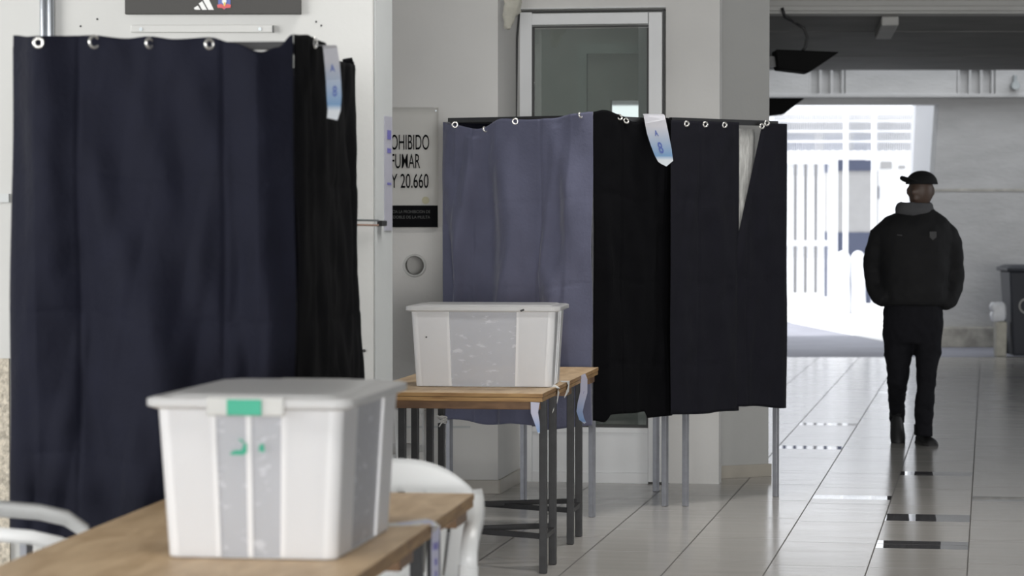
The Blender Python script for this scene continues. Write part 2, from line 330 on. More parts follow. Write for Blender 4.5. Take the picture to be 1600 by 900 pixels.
# ---------------------------------------------------------------- hall shell
YB = 20.4; HC = 3.0; HN = 3.9
mb = MB(); mb.box((-17, -9, HN), (9, YB, HN + .25)); tag(obj('ceiling', mb, M_beam), kind='structure')  # unseen left part extended to keep the sun off the hall
mb = MB(); mb.box((1.0, YB, HC), (9, 28.0, HC + .3))
for yy in (50, 88):
    q = .0; Y = (HC - EYE) * F / (335 - yy); mb.box((1.0, Y - .05, HC - .006), (9, Y + .05, HC))
tag(obj('trim_3', mb, M_ceil), kind='structure')
mb = MB(); mb.box((.5, YB - .25, HC), (9, YB, HN)); mb.box((.5, YB - .29, HC + .02), (9, YB - .25, HC + .055)); mb.box((.5, YB - .28, HC + .1), (9, YB - .25, HC + .12))
tag(obj('trim_4', mb, M_beam, bevel=.006), kind='structure')
mb = MB(); a = at(1380, 47, 22.0); b_ = at(1386, 28, YB + .02); mb.bar((a.x, 22.0, HC - .035), (b_.x + .02, YB, HC - .035), .13, .07); tag(obj('trim_5', mb, M_beam, bevel=.01), kind='structure')
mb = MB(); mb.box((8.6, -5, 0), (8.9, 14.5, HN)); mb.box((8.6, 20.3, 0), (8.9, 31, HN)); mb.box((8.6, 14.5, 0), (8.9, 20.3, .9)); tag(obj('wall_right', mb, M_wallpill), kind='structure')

# near left wall: front face, and the return on its right
YW = 9.6
c0 = wx(583, YW); c1 = Vector((c0, YW, 0)); c2 = c1 + DX * .30
mb = MB(); mb.prism([(-7, YW, 0), (c0, YW, 0), (c2.x, c2.y, 0), (-7, c2.y, 0)], (0, 0, HN))
tag(obj('wall_left', mb, M_wallnear, bevel=.004), kind='structure')
mb = MB(); q = Vector((c1.x, c1.y, 0)); mb.prism([q + DX*.012 + EX*.0015, q + DX*.288 + EX*.0015, q + DX*.288 + EX*.006, q + DX*.012 + EX*.006], (0, 0, HN)); tag(obj('trim_6', mb, M_wallcool), kind='structure')
# wall with the round hole (front of the first pier)
YP = 14.4; xr = wx(778, YP); hc = at(648, 415, YP); R = 15.5 * YP / F; xl = -4.0
mb = MB(); S = .12; N_ = 32
circ = [Vector((hc.x + R*math.cos(2*math.pi*k/N_), YP, hc.z + R*1.08*math.sin(2*math.pi*k/N_))) for k in range(N_)]
sq = []
for k in range(N_):
    c, s_ = math.cos(2*math.pi*k/N_), math.sin(2*math.pi*k/N_); t = S / max(abs(c), abs(s_)); sq.append(Vector((hc.x + c*t, YP, hc.z + s_*t)))
mb.loft([sq, circ, [v + Vector((0, .3, 0)) for v in circ]], cap=False); mb.add([v + Vector((0, .3, 0)) for v in circ], [tuple(range(N_))])
def quad(x0, z0, x1, z1): mb.add([(x0, YP, z0), (x1, YP, z0), (x1, YP, z1), (x0, YP, z1)], [(0, 1, 2, 3)])
quad(xl, 0, xr, hc.z - S); quad(xl, hc.z + S, xr, HN); quad(xl, hc.z - S, hc.x - S, hc.z + S); quad(hc.x + S, hc.z - S, xr, hc.z + S)
pside = Vector((xr, YP, 0)) + DX * .8
mb.add([(xr, YP, 0), (pside.x, pside.y, 0), (pside.x, pside.y, HN), (xr, YP, HN)], [(0, 1, 2, 3)])
o = obj('wall_back', mb, M_wall); tag(o, kind='structure')
# skirting tiles
mb = MB(); mb.box((xl, YP - .012, 0), (xr + .012, YP - .001, .075)); q = Vector((xr, YP - .012, 0)); mb.prism([q + EX*.001, q + DX*.75 + EX*.001, q + DX*.75 + EX*.013, q + EX*.013], (0, 0, .075)); tag(obj('baseboard_back', mb, M_base, bevel=.002), kind='structure')
mb = MB(); z = hz(667, YP); mb.box((xl, YP - .006, z - .006), (wx(735, YP), YP - .0005, z + .006)); tag(obj('trim_7', mb, M_wallcool), kind='structure')
# ring round the hole
mb = MB(); mb.torus((hc.x, YP - .004, hc.z), (0, 1, 0), R * 1.05, .007, 32); tag(obj('vent_sleeve', mb, M_wallnear, smooth=True), 'round white rimmed pipe hole in the wall below the smoking notice', 'vent')

# door plane, tile aligned
YD = 15.12; dd = EX; o0 = at(808, 335, YD); o0.z = 0
def onD(px, py, off=0.0):               # point on the door plane seen at a pixel (off = towards camera)
    r = ray(px, py); n = DX; base = o0 - DX * off; t = (base - Vector((0,0,EYE))).dot(n) / r.dot(n); return Vector((0,0,EYE)) + r * t
def dbox(m, x0, y0, x1, y1, d0, d1):    # box on the door plane between two pixels, from depth d0 to d1 towards the camera
    a = onD(x0, y1); b = onD(x1, y0); ea, eb = (a - o0).dot(EX), (b - o0).dot(EX)
    m.prism([o0 + EX*ea - DX*d0 + Vector((0,0,a.z)), o0 + EX*eb - DX*d0 + Vector((0,0,a.z)), o0 + EX*eb - DX*d0 + Vector((0,0,b.z)), o0 + EX*ea - DX*d0 + Vector((0,0,b.z))], -DX * (d1 - d0))
zt = onD(900, 14).z; e1 = (onD(1040, 300) - o0).dot(EX)
mb = MB()
def wallD(ea, eb, z0, z1, th=.14, d=0.0): mb.prism([o0 + EX*ea - DX*d + Vector((0,0,z0)), o0 + EX*eb - DX*d + Vector((0,0,z0)), o0 + EX*eb - DX*d + Vector((0,0,z1)), o0 + EX*ea - DX*d + Vector((0,0,z1))], DX * th)
wallD(-.35, 0, 0, HN); wallD(e1, e1 + .3, 0, HN); wallD(0, e1, zt, HN)
tag(obj('wall_front', mb, M_wall), kind='structure')
# room behind the door glass
mb = MB(); q = o0 + DX * 1.9
def rw(a, b, z0, z1): mb.prism([q + EX*a + Vector((0,0,z0)), q + EX*b + Vector((0,0,z0)), q + EX*b + Vector((0,0,z1)), q + EX*a + Vector((0,0,z1))], DX*.1)
rw(-1.2, .26, 0, 3); rw(.48, 1.0, 0, 3); rw(.26, .48, 0, 1.95); rw(.26, .48, 2.22, 3)  # gap put in the back wall to imitate a bright reflection on the glass
tag(obj('trim_8', mb, M_roomw), kind='structure')
mb = MB(); q = o0 + DX*.7; mb.prism([q + EX*.24, q + EX*.29, q + EX*.29 + DX*.05, q + EX*.24 + DX*.05], (0, 0, 2.5)); tag(obj('trim_9', mb, M_roomp), kind='structure')
mb = MB(); mb.prism([q + EX*.29 + Vector((0,0,2.44)), q + EX*.95 + Vector((0,0,2.44)), q + EX*.95 + Vector((0,0,2.5)), q + EX*.29 + Vector((0,0,2.5))], DX*.05); tag(obj('trim_10', mb, M_roomp), kind='structure')
# the door
door = root('door_1', (o0.x, o0.y, 0)); tag(door, kind='structure')
mb = MB(); dbox(mb, 809, 15, 1040, 20, -.03, .03); dbox(mb, 809, 15, 813, 753, -.03, .03); dbox(mb, 1036, 15, 1040, 753, -.03, .03); dbox(mb, 813, 752, 1036, 756, -.03, .04); obj('gasket', mb, M_aludk, door)  # bottom strip is dark in place of the shaded gap under the door
mb = MB(); dbox(mb, 814, 20, 833, 752, .0, .045); dbox(mb, 1014, 20, 1036, 752, .0, .045); dbox(mb, 833, 20, 1014, 40, .0, .045); dbox(mb, 833, 668, 1014, 674, .0, .04); dbox(mb, 833, 738, 1014, 752, .0, .045)
obj('door_frame', mb, M_alu, door, bevel=.003)
mb = MB(); dbox(mb, 833, 40, 1014, 44, .005, .035); dbox(mb, 833, 664, 1014, 668, .005, .035); dbox(mb, 833, 44, 836, 664, .005, .035); dbox(mb, 1011, 44, 1014, 664, .005, .035); obj('glazing_bead', mb, M_aludk, door)
mb = MB(); dbox(mb, 836, 44, 1011, 664, .012, .02); obj('glass_pane', mb, M_glass, door)
mb = MB()
for k in range(5): dbox(mb, 833, 674.5 + k*13, 1014, 686.5 + k*13, .012, .03)
dbox(mb, 833, 674, 1014, 738, .0, .012); obj('slatted_panel', mb, M_alu, door, bevel=.003)
for yy in (180, 420, 650):
    mb = MB(); a = onD(811, yy, .03); mb.tube([a - Vector((0,0,.05)), a + Vector((0,0,.05))], .012); obj('hinge', mb, M_aludk, door)
# cast-in white surround to the right of the door
mb = MB(); a = onD(811, 8, 0.0)
dbox(mb, 806, 10, 1040, 14.5, .0, .02); tag(obj('trim_11', mb, M_alu), kind='structure')
# right pier, turned away from the light
pa = gnd(1060, 750.6); pb = gnd(1201, 744)
pd = (pb - pa).normalized(); pn = Vector((-pd.y, pd.x, 0))
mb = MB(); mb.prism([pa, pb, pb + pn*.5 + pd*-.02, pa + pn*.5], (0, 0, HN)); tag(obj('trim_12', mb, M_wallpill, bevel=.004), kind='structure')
mb = MB(); mb.prism([pa - pn*.013, pb - pn*.013 + pd*.013, pb + pn*.48 + pd*.013, pb + pn*.48, pb, pa], (0, 0, .072)); mb.prism([pa + pd*.245 - pn*.0135, pa + pd*.249 - pn*.0135, pa + pd*.249, pa + pd*.245], (0, 0, .073)); tag(obj('baseboard_right', mb, M_base, bevel=.002), kind='structure')
mb = MB(); q = gnd(1050, 751)
random.seed(3)
mb.prism([q + Vector((-.035, 0, 0)), q + Vector((.03, -.01, 0)), q + Vector((.03, .03, 0)), q + Vector((-.03, .04, 0))], (0, 0, .03)); mb.prism([q + Vector((-.01, .0, .02)), q + Vector((.03, -.005, .02)), q + Vector((.03, .03, .02)), q + Vector((0, .04, .02))], (0, 0, .03))
tag(obj('trim_13', mb, M_foam, bevel=.006), kind='structure')
# hall wall receding behind the pier, made extra tall and long to block sun
h0 = Vector((pb.x - .06, 15.9, 0)); h1 = Vector((wx(1192, 27.9), 27.9, 0)); mb = MB(); mb.prism([h0, h1, h1 + Vector((-.2, 0, 0)), h0 + Vector((-.2, 0, 0))], (0, 0, 12)); mb.box((h1.x - .3, 27.9, 0), (h1.x - .05, 33.5, 12)); tag(obj('wall_hall_sunblock', mb, M_wallpill), kind='structure')

# ---------------------------------------------------------------- far wall with the gateway
YG = 31.0
jt = at(1467, 163, YG); jb = at(1441, 536, YG)
mb = MB(); T = .35
mb.prism([(jt.x, YG, jt.z), (jb.x, YG, -.05), (12, YG, -.05), (12, YG, 6), (jt.x, YG, 6)], (0, T, 0))
mb.prism([(-2, YG, jt.z), (jt.x, YG, jt.z), (jt.x, YG, 6), (-2, YG, 6)], (0, T, 0))
tag(obj('wall_far', mb, M_conc), kind='structure')
mb = MB(); z = hz(297, YG); mb.box((wx(1455, YG), YG - .012, z - .012), (12, YG - .001, z + .012)); z = hz(520, YG)
tag(obj('trim_14', mb, M_dirt), kind='structure')
mb = MB(); zt_ = hz(511, YG - .1); mb.prism([(wx(1448, YG), YG - .1, -.04), (11.9, YG - .1, -.04), (11.9, YG - .1, zt_), (wx(1448, YG), YG - .1, zt_)], (0, .1, 0)); tag(obj('baseboard_far', mb, M_dirt, bevel=.02), kind='structure')
# precast lintel with ribbed recesses
YL = 30.7; mb = MB(); zb = hz(148, YL); ztop = hz(104, YL)
mb.box((0, YL + .08, zb), (12, YG - .002, ztop)); mb.box((0, YL - .02, zb - .03), (12, YL + .08, zb + .012)); mb.box((0, YL, ztop - .02), (12, YL + .08, ztop + .4))
def rec(x0, x1):
    n = 3; w = (x1 - x0) / n
    for k in range(n + 1):
        xa = wx(x0 + k*w - 2.2, YL); xb = wx(x0 + k*w + 2.2, YL); mb.box((xa, YL, zb), (xb, YL + .08, ztop))
for a, b in ((1150, 1262), (1320, 1494), (1554, 1640)): mb.box((wx(a, YL), YL, zb), (wx(b, YL), YL + .08, ztop))
rec(1264, 1316); rec(1497, 1550)
tag(obj('trim_15', mb, M_conc, bevel=.006), kind='structure')
mb = MB(); q = at(1586, 134, YL - .06); mb.tube([q + Vector((0, .055, 0)), q + Vector((0, -.05, 0))], .05); mb.box((q.x - .02, q.y - .02, q.z), (q.x + .02, q.y + .05, q.z + .12)); tag(obj('bulkhead_lamp', mb, M_metal, bevel=.004), 'small round metal fitting fixed on the concrete lintel at far right', 'lamp')

# ---------------------------------------------------------------- yard outside the gateway
YQ = 38.0
def seg(m, x0, y0, x1, y1, Y, t): a = at(x0, y1, Y); b = at(x1, y0, Y); m.box((a.x, Y, a.z), (b.x, Y + t, b.z))
fence = root('boundary_fence', (wx(1280, YQ + .6), YQ + .6, -.02), 0, 'white mesh panel fence high above the outside gate', 'fence')
Yf = YQ + .6
for yy in (189, 205, 221):
    mb = MB(); seg(mb, 1150, yy - 1.6, 1440, yy + 1.6, Yf, .03); obj('cross_rail', mb, M_whitefence, fence)
mb = MB()
for k in range(100): seg(mb, 1150 + k*2.9, 178, 1150 + k*2.9 + 1.3, 236, Yf + .05, .012)
tag(obj('wire_mesh', mb, M_whitefence, fence))
for xx in (1205, 1322, 1366, 1437):
    mb = MB(); a = at(xx - 3.4, 172, Yf - .06); b = at(xx + 3.4, 300, Yf - .06); mb.box((a.x, a.y, -.03), (b.x, a.y + .06, a.z)); obj('post', mb, M_whitefence, fence)
mb = MB(); seg(mb, 1150, 236, 1440, 249, Yf - .05, .14); obj('top_beam', mb, M_whitefence, fence)
for k in range(20): mb = MB(); a = at(1214 + k*11, 238, Yf - .02); mb.sphere(a, .03, 6); obj('finial', mb, M_whitefence, fence, smooth=True)
gate = root('yard_gate', (wx(1255, YQ), YQ, -.02), 0, 'white vertical bar gate standing in the bright yard', 'gate')
Yg = YQ
for ya, yb in ((249, 256), (376, 384), (464, 478)): mb = MB(); seg(mb, 1150, ya, 1302, yb, Yg, .05); obj('gate_rail', mb, M_whitefence, gate)
for k in range(11):
    mb = MB(); xx = 1134 + k*16.0; a = at(xx, 252, Yg + .05); b = at(xx + 9.5, 474, Yg + .05); mb.box((a.x, Yg + .05, b.z), (b.x, Yg + .09, a.z)); obj('gate_bar', mb, M_whitefence, gate)
mb = MB(); a = at(1299, 240, Yg); b = at(1308, 497, Yg); mb.box((a.x, Yg - .02, -.03), (b.x, Yg + .08, a.z)); obj('gate_post', mb, M_whitefence, gate)
# white jamb column leaning beside the gateway
mb = MB(); a = at(1437, 172, 33.5); b = at(1468, 172, 33.5); c = at(1462, 290, 33.5); d = at(1420, 500, 33.5)
mb.prism([(a.x - .04, 33.5, a.z + .3), (b.x + .05, 33.5, a.z + .3), (at(1449, 536, 33.5).x, 33.5, -.03), (at(1415, 536, 33.5).x, 33.5, -.03)], (0, .3, 0)); tag(obj('slanted_column', mb, M_whitefence, bevel=.01), 'leaning white concrete column outside right of the gateway', 'column')
# clad building behind the gate
YK = 46.0; bld = root('clad_building', (wx(1340, YK), YK, -.02), 0, 'pale grey clad building with slate blue bands behind the gate', 'building')
mb = MB(); seg(mb, 1309, 267, 1372, 363, YK, 2); obj('wall_cladding', mb, M_pgrey, bld)
mb = MB(); seg(mb, 1309, 250, 1362, 267, YK - .02, 2); obj('upper_band', mb, M_nblue, bld)
mb = MB(); a = at(1309, 363, YK); b = at(1372, 363, YK); mb.box((a.x, YK - .02, -.03), (b.x, YK + 2, a.z)); obj('lower_band', mb, M_nblue, bld)
mb = MB(); seg(mb, 1362, 248, 1440, 420, YK + .1, 1.8); a = at(1372, 420, YK); mb.box((a.x, YK + .1, -.03), (at(1440, 420, YK).x, YK + 1.9, a.z)); obj('white_wall', mb, M_whitefence, bld)
mb = MB(); seg(mb, 1376, 252, 1394, 264, YK + .04, .05); obj('window', mb, M_pgrey, bld)
mb = MB(); seg(mb, 1404, 258, 1415, 264, YK + .04, .05); obj('vent_grille', mb, M_pgrey, bld)
mb = MB(); seg(mb, 1366, 291, 1374, 311, YK + .02, .07); obj('intercom_box', mb, M_nblue, bld)
# two white wheeled barriers / sacks by the gate
fb_ = root('distant_building', (wx(1300, 52), 52, -.02), 0, 'grey distant building seen through the mesh above the gate', 'building')
mb = MB(); seg(mb, 1100, 184, 1445, 262, 52, 3); a = at(1100, 262, 52); b = at(1445, 262, 52); mb.box((a.x, 52, -.03), (b.x, 55, a.z)); obj('wall', mb, mat('mid_grey_render', (.20, .20, .21), .8, noise_s=1.2, noise_amt=.2), fb_)
for x0, x1 in ((1205, 1272), (1288, 1318), (1334, 1362)):
    mb = MB(); seg(mb, x0, 210, x1, 238, 51.95, .05); obj('window', mb, M_nblue, fb_)
mb = MB(); seg(mb, 1100, 178, 1445, 186, 51.8, 3.2); obj('roof_edge', mb, M_pgrey, fb_)
for i, (xx, top) in enumerate(((1317, 392), (1341, 392))):
    Yq = 41.0; mb = MB(); a = at(xx, top, Yq); r_ = 11.5 * Yq / F; n = 10; base = -.03
    rings = []
    for k in range(19):
        t = k / 10 * .85 if k < 11 else .85 + .15 * math.sin((k - 10) / 8 * math.pi / 2); z = base + (a.z - base) * t; rr = r_ * (1 if k < 11 else math.cos((k - 10) / 8 * math.pi / 2 * .97)) * (1.0 + .05 * math.sin(9 * t + i))
        rings.append([Vector((a.x + rr*math.cos(2*math.pi*j/16), Yq + rr*.8*math.sin(2*math.pi*j/16), z)) for j in range(16)])
    mb.loft(rings); tag(obj('white_bollard', mb, M_whitefence, smooth=True), ['rounded white bollard outside nearest the gate post', 'rounded white bollard outside, between its twin and the walking man'][i], 'bollard', 'white bollards outside the gate')

# loudspeakers hung along the hall wall
def wedge(pts, Y, dep, label, wallx):
    t = root('wall_loudspeaker', at(pts[0][0], pts[0][1], Y), 0, label, 'loudspeaker')
    P_ = [at(x, y, Y) for x, y in pts]
    mb = MB(); mb.prism(P_, (0, dep, 0)); obj('cabinet', mb, M_spk, t, bevel=.012)
    z = sum(p.z for p in P_) / len(P_); mb = MB(); mb.bar((wallx, Y + dep/2, z), (P_[0].x + .1, Y + dep/2, z), .06, .08); obj('bracket', mb, M_black, t)
wedge([(1212, 77), (1312, 81), (1265, 113), (1216, 107)], 21.0, .35, 'large black wedge loudspeaker under the dark ceiling beside the grey pier', wx(1190, 21))
wedge([(1200, 153), (1258, 153), (1226, 178), (1202, 181)], 26.5, .3, 'smaller black wedge loudspeaker hanging lower in front of the bright gateway', wx(1190, 26.5))
mb = MB(); pts = [(1222, 12), (1226, 26), (1240, 34), (1256, 44), (1261, 58), (1258, 74), (1252, 82)]
mb.tube([at(x, y, 21.1 if i > 1 else 20.05) - Vector((0, 0, 0)) for i, (x, y) in enumerate(pts)], .012, 8); tag(obj('speaker_cable', mb, M_black, smooth=True), 'thin black cable looping from the beam down to the larger loudspeaker', 'cable')

# ---------------------------------------------------------------- wheelie bin
Yb = 28.45; bx0 = wx(1578, Yb); bin_ = root('wheelie_bin', (bx0 + .28, Yb + .3, -.03), 0, 'dark blue grey wheelie bin against the right hand wall', 'bin')
zt_ = hz(424, Yb); n4 = lambda x0, y0, x1, y1, z: [Vector((x0, y0, z)), Vector((x1, y0, z)), Vector((x1, y1, z)), Vector((x0, y1, z))]
mb = MB(); mb.loft([n4(bx0 + .05, Yb + .04, bx0 + .5, Yb + .50, .0), n4(bx0, Yb, bx0 + .56, Yb + .58, zt_)]); obj('bin_body', mb, M_bin, bin_, bevel=.02)
mb = MB(); mb.loft([n4(bx0 - .03, Yb - .03, bx0 + .59, Yb + .62, zt_), n4(bx0 - .03, Yb - .03, bx0 + .59, Yb + .62, zt_ + .035), n4(bx0 + .04, Yb + .04, bx0 + .52, Yb + .5, zt_ + .065)]); obj('lid', mb, M_bin, bin_, bevel=.01)
for s_ in (0, 1): mb = MB(); xx = bx0 - .015 + s_*.53; mb.tube([(xx, Yb + .5, .07), (xx + .05, Yb + .5, .07)], .1, 20); obj('wheel', mb, M_aludk, bin_)
mb = MB(); mb.torus(at(1604, 478, Yb - .005), (0, 1, 0), .075, .008, 28); obj('round_emblem', mb, M_greyp, bin_, label='pale ring emblem')
mb = MB(); a = at(1562, 487, Yb + .1)
a.x -= .015; mb.loft([n4(a.x - .07, a.y - .06, a.x + .07, a.y + .08, a.z - .10), n4(a.x - .085, a.y - .07, a.x + .075, a.y + .09, a.z - .03), n4(a.x - .065, a.y - .06, a.x + .075, a.y + .08, a.z), n4(a.x - .09, a.y - .07, a.x + .075, a.y + .09, a.z + .05), n4(a.x - .08, a.y - .06, a.x + .07, a.y + .08, a.z + .10)])
o = obj('bin_bag', mb, M_bag, smooth=True); remesh(o, .02, 2, .02, .06); tag(o, 'crumpled white bag hanging on the left side of the wheelie bin', 'bag')
mb = MB(); a = at(1568, 520, Yb + .2); a.x -= .045; mb.loft([n4(a.x - .05, Yb + .1, a.x + .06, Yb + .25, -.02), n4(a.x - .055, Yb + .09, a.x + .065, Yb + .26, hz(503, Yb))]); tag(obj('cream_canister', mb, M_foam, bevel=.015), 'narrow cream container standing left of the wheelie bin', 'container')

# ---------------------------------------------------------------- things on the near wall
bd = root('sponsor_board', (wx(332, YW), YW - .03, hz(22, YW)), 0, 'charcoal board with white stripe logo and small crest high on the left wall', 'sign')
def wb(m, x0, y0, x1, y1, d0, d1):
    a = at(x0, y1, YW - d1); b = at(x1, y0, YW - d1); m.box((a.x, YW - d1, a.z), (b.x, YW - d0, b.z))
mb = MB(); wb(mb, 195, -70, 470, 22, .001, .03); obj('board', mb, M_board, bd, bevel=.002)
Yl = YW - .0325
def lp(px, py): return at(px, py, Yl)
mb = MB()
mb.prism([lp(303, 12.5), lp(309, 8.5), lp(313, 15), lp(306.5, 15.2), lp(303.5, 14.2)], (0, .002, 0))
mb.prism([lp(310.5, 5.5), lp(316, 2), lp(323.3, 15.2), lp(315.8, 15.2)], (0, .002, 0))
mb.prism([lp(317.5, 0.5), lp(324, -6), lp(334, 15.2), lp(325.6, 15.2)], (0, .002, 0)); obj('stripe_logo', mb, M_logo, bd)
mb = MB(); mb.prism([lp(341, -14), lp(360, -14), lp(360, 8), lp(350.5, 15), lp(341, 8)], (0, .002, 0)); obj('crest_shield', mb, M_blue, bd)
Yl -= .0015; mb = MB(); mb.prism([lp(339, 7.5), lp(346, 6), lp(350, 9), lp(355, 6), lp(361, 7.5), lp(360, 12), lp(352, 12.5), lp(350, 15), lp(347, 12.5), lp(340, 12)], (0, .001, 0)); obj('crest_ribbon', mb, M_red, bd)
Yl -= .0015; mb = MB(); mb.prism([lp(347, -4), lp(352, -5), lp(354, 2), lp(351, 8), lp(347, 4)], (0, .001, 0)); obj('crest_figure', mb, M_logo, bd)
Yl -= .0015; mb = MB(); mb.prism([lp(350, 3), lp(353, 5), lp(351, 10), lp(349, 8)], (0, .001, 0)); obj('crest_scroll', mb, M_yel, bd)
bt = root('mounting_batten', (wx(315, YW), YW - .02, hz(50, YW)), 0, 'long white batten screwed to the wall below the charcoal board', 'batten')
mb = MB(); wb(mb, 204, 39, 428, 50.5, .001, .02); obj('rail', mb, M_wallnear, bt, bevel=.003)
for xx in (220, 406): mb = MB(); a = at(xx, 45.5, YW - .024); mb.tube([a, a + Vector((0, .01, 0))], .0065); obj('screw', mb, M_metal, bt)
mb = MB(); a = at(426.5, 40, YW - .022); mb.bar(a, a - Vector((0, 0, .025)), .004, .004); obj('end_clip', mb, M_aludk, bt)
cd = root('wall_conduit', (wx(76, YW), YW - .03, 0), 0, 'pair of galvanised vertical conduit pipes above the near booth', 'pipe')
for xx in (68.5, 80): mb = MB(); q = wx(xx, YW - .03); mb.tube([(q, YW - .03, .02), (q, YW - .03, HN)], .0115 if xx < 70 else .0135, 14); obj('pipe', mb, M_zinc, cd, smooth=True)
for xx, yy, pl in ((152, 30, 'tiny dark plug hole just left of the charcoal board, upper of two'), (126, 41, 'tiny dark plug hole between the conduit and the white batten, lower of two'), (494, 34, 'tiny dark plug hole right of the charcoal board, upper of the close pair'), (502, 40, 'tiny dark plug hole right of the charcoal board, lower of the close pair'), (528, 96, 'tiny dark plug hole on the wall beside the long printed slip')):
    mb = MB(); a = at(xx, yy, YW); mb.tube([a + Vector((0, -.002, 0)), a], .004, 8); tag(obj('wall_plug', mb, M_aludk), pl, 'plug', 'tiny plug holes in the near wall')
mb = MB(); a = at(569, 548, YW); mb.tube([a + Vector((0, -.004, 0)), a], .006, 8); tag(obj('wall_plug', mb, M_aludk), 'tiny dark plug hole low on the white wall right of the near booth', 'plug')
# rough panel and ledge at the far left edge
mb = MB(); mb.box((-2.4, YW - .02, .0), (wx(14, YW), YW - .001, hz(560, YW))); tag(obj('trim_16', mb, M_peb), kind='structure')
mb = MB(); mb.box((-2.4, YW - .03, hz(316, YW)), (wx(16, YW), YW - .001, hz(303, YW))); tag(obj('trim_17', mb, M_wallcool), kind='structure')
# rods and hinge at the corner, edge-on notice
rd = root('wall_bracket', (wx(575, YW), YW - .02, hz(352, YW)), 0, 'two thin horizontal rods ending in a black stop beside the lilac notice', 'bracket')
for yy, m_ in ((343.5, M_metal), (351, M_rust)):
    mb = MB(); a = at(546, yy, YW - .012); b = at(592, yy + 1.0, YW - .012); mb.tube([a, b], .0035, 8); obj('rod', mb, m_, rd)
mb = MB(); a = at(593, 349, YW + .02); a = Vector((c1.x, c1.y, a.z)) + DX*.07; mb.bar(a + EX*.006, a + EX*.028, .07, .02); obj('stop', mb, M_black, rd, bevel=.003)
nt_ = root('edge_notice', c1 + DX*.2 + EX*.02 + Vector((0, 0, hz(361, YW))), 0, 'narrow lilac notice seen nearly edge on at the white wall corner', 'notice')
mb = MB(); q0 = c1 + DX*.15 + EX*.0065; q1 = c1 + DX*.265 + EX*.008; z0, z1 = hz(360, YW + .2), hz(182, YW + .2); zm = (z0 + z1) / 2
mb.prism([q0 + Vector((0,0,z0)), q1 + Vector((0,0,z0)), q1 + Vector((0,0,zm)) , q1 + Vector((0,0,z1)), q0 + Vector((0,0,z1))], EX*.003); obj('card', mb, M_lilac, nt_)
for za, zb_ in ((.80, .88), (.68, .72), (.40, .42)):
    mb = MB(); a = z0 + (z1-z0)*za; b = z0 + (z1-z0)*zb_; f = lambda t, z: q0 + (q1 - q0)*t + EX*.0035 + Vector((0,0,z)); mb.prism([f(.3, a), f(.8, a), f(.8, b), f(.3, b)], EX*.001); obj('print_line', mb, M_inkp, nt_)

# ---------------------------------------------------------------- smoking notice
Ys = YP - .012
sg = root('smoking_notice', at(632, 355, Ys), 0, 'white PROHIBIDO FUMAR notice with a black foot on the wall between booths', 'sign')
mb = MB(); a = at(579, 356, Ys); b = at(685, 168, Ys)
nx, nz = 12, 14; vs = []
for j in range(nz + 1):
    for i in range(nx + 1): u, v = i/nx, j/nz; vs.append((a.x + (b.x-a.x)*u, Ys + .004*math.sin(v*5 + u*2)*u, a.z + (b.z-a.z)*v))
mb.add(vs, [(j*(nx+1)+i, j*(nx+1)+i+1, (j+1)*(nx+1)+i+1, (j+1)*(nx+1)+i) for j in range(nz) for i in range(nx)]); obj('card', mb, M_sign, sg, smooth=True, solid=.003)
Yt = Ys - .0075
mb = MB(); p0 = at(579, 355, Yt); p1 = at(684, 321, Yt); mb.box((p0.x, Yt, p0.z), (p1.x, Yt + .001, p1.z)); obj('black_foot', mb, M_ink, sg)
for body, y0, y1, x0, x1 in (('PROHIBIDO', 234, 210.5, 595, 670.5), ('FUMAR', 263, 240.5, 611, 656.5), ('LEY 20.660', 294, 271.5, 596, 669.5)):
    q = at((x0+x1)/2, y0, Yt); textobj('lettering', body, M_ink, Matrix.Translation(q), (y0-y1)*Ys/F, (x1-x0)*Ys/F, sg, bold=.004)
for body, y0, y1, x0, x1 in (('REINCIDENCIA LA PROHIBICION DE', 333, 328.5, 586, 672), ('PAGAR EL DOBLE DE LA MULTA', 341.5, 337, 586, 672)):
    q = at((x0+x1)/2, y0, Yt - .0015); textobj('small_print', body, M_inkg, Matrix.Translation(q), (y0-y1)*Ys/F, (x1-x0)*Ys/F, sg, bold=.0)
mb = MB(); q = at(681, 173, Yt); mb.tube([q, q + Vector((0, .004, 0))], .005); obj('pin', mb, M_metal, sg)
mb = MB(); q = at(665, 313, Yt); mb.tube([q, q + Vector((0, .001, 0))], .02, 16); obj('paper_stain', mb, mat('cream_residue', (.55, .52, .36), .7), sg)
# flaking pipe and cable beside the door head
pp = root('flaking_pipe', at(802, 40, 14.3), 0, 'flaking white pipe with dark cracks at the top left of the door', 'pipe')
mb = MB(); mb.tube([at(801, -60, 14.32), at(801, 0, 14.32), at(800, 14, 14.32), at(796, 26, 14.32), at(792, 46, 14.32)], [.05, .05, .046, .035, .02], 14); o = obj('pipe', mb, M_foam, pp, smooth=True); remesh(o, .012, 1, .03, .04)
mb = MB(); mb.tube([at(811, 22, 14.95), at(808, 60, 14.95), at(807, 120, 14.95), at(806, 190, 14.95)], .006, 8); obj('cable', mb, M_aludk, pp)

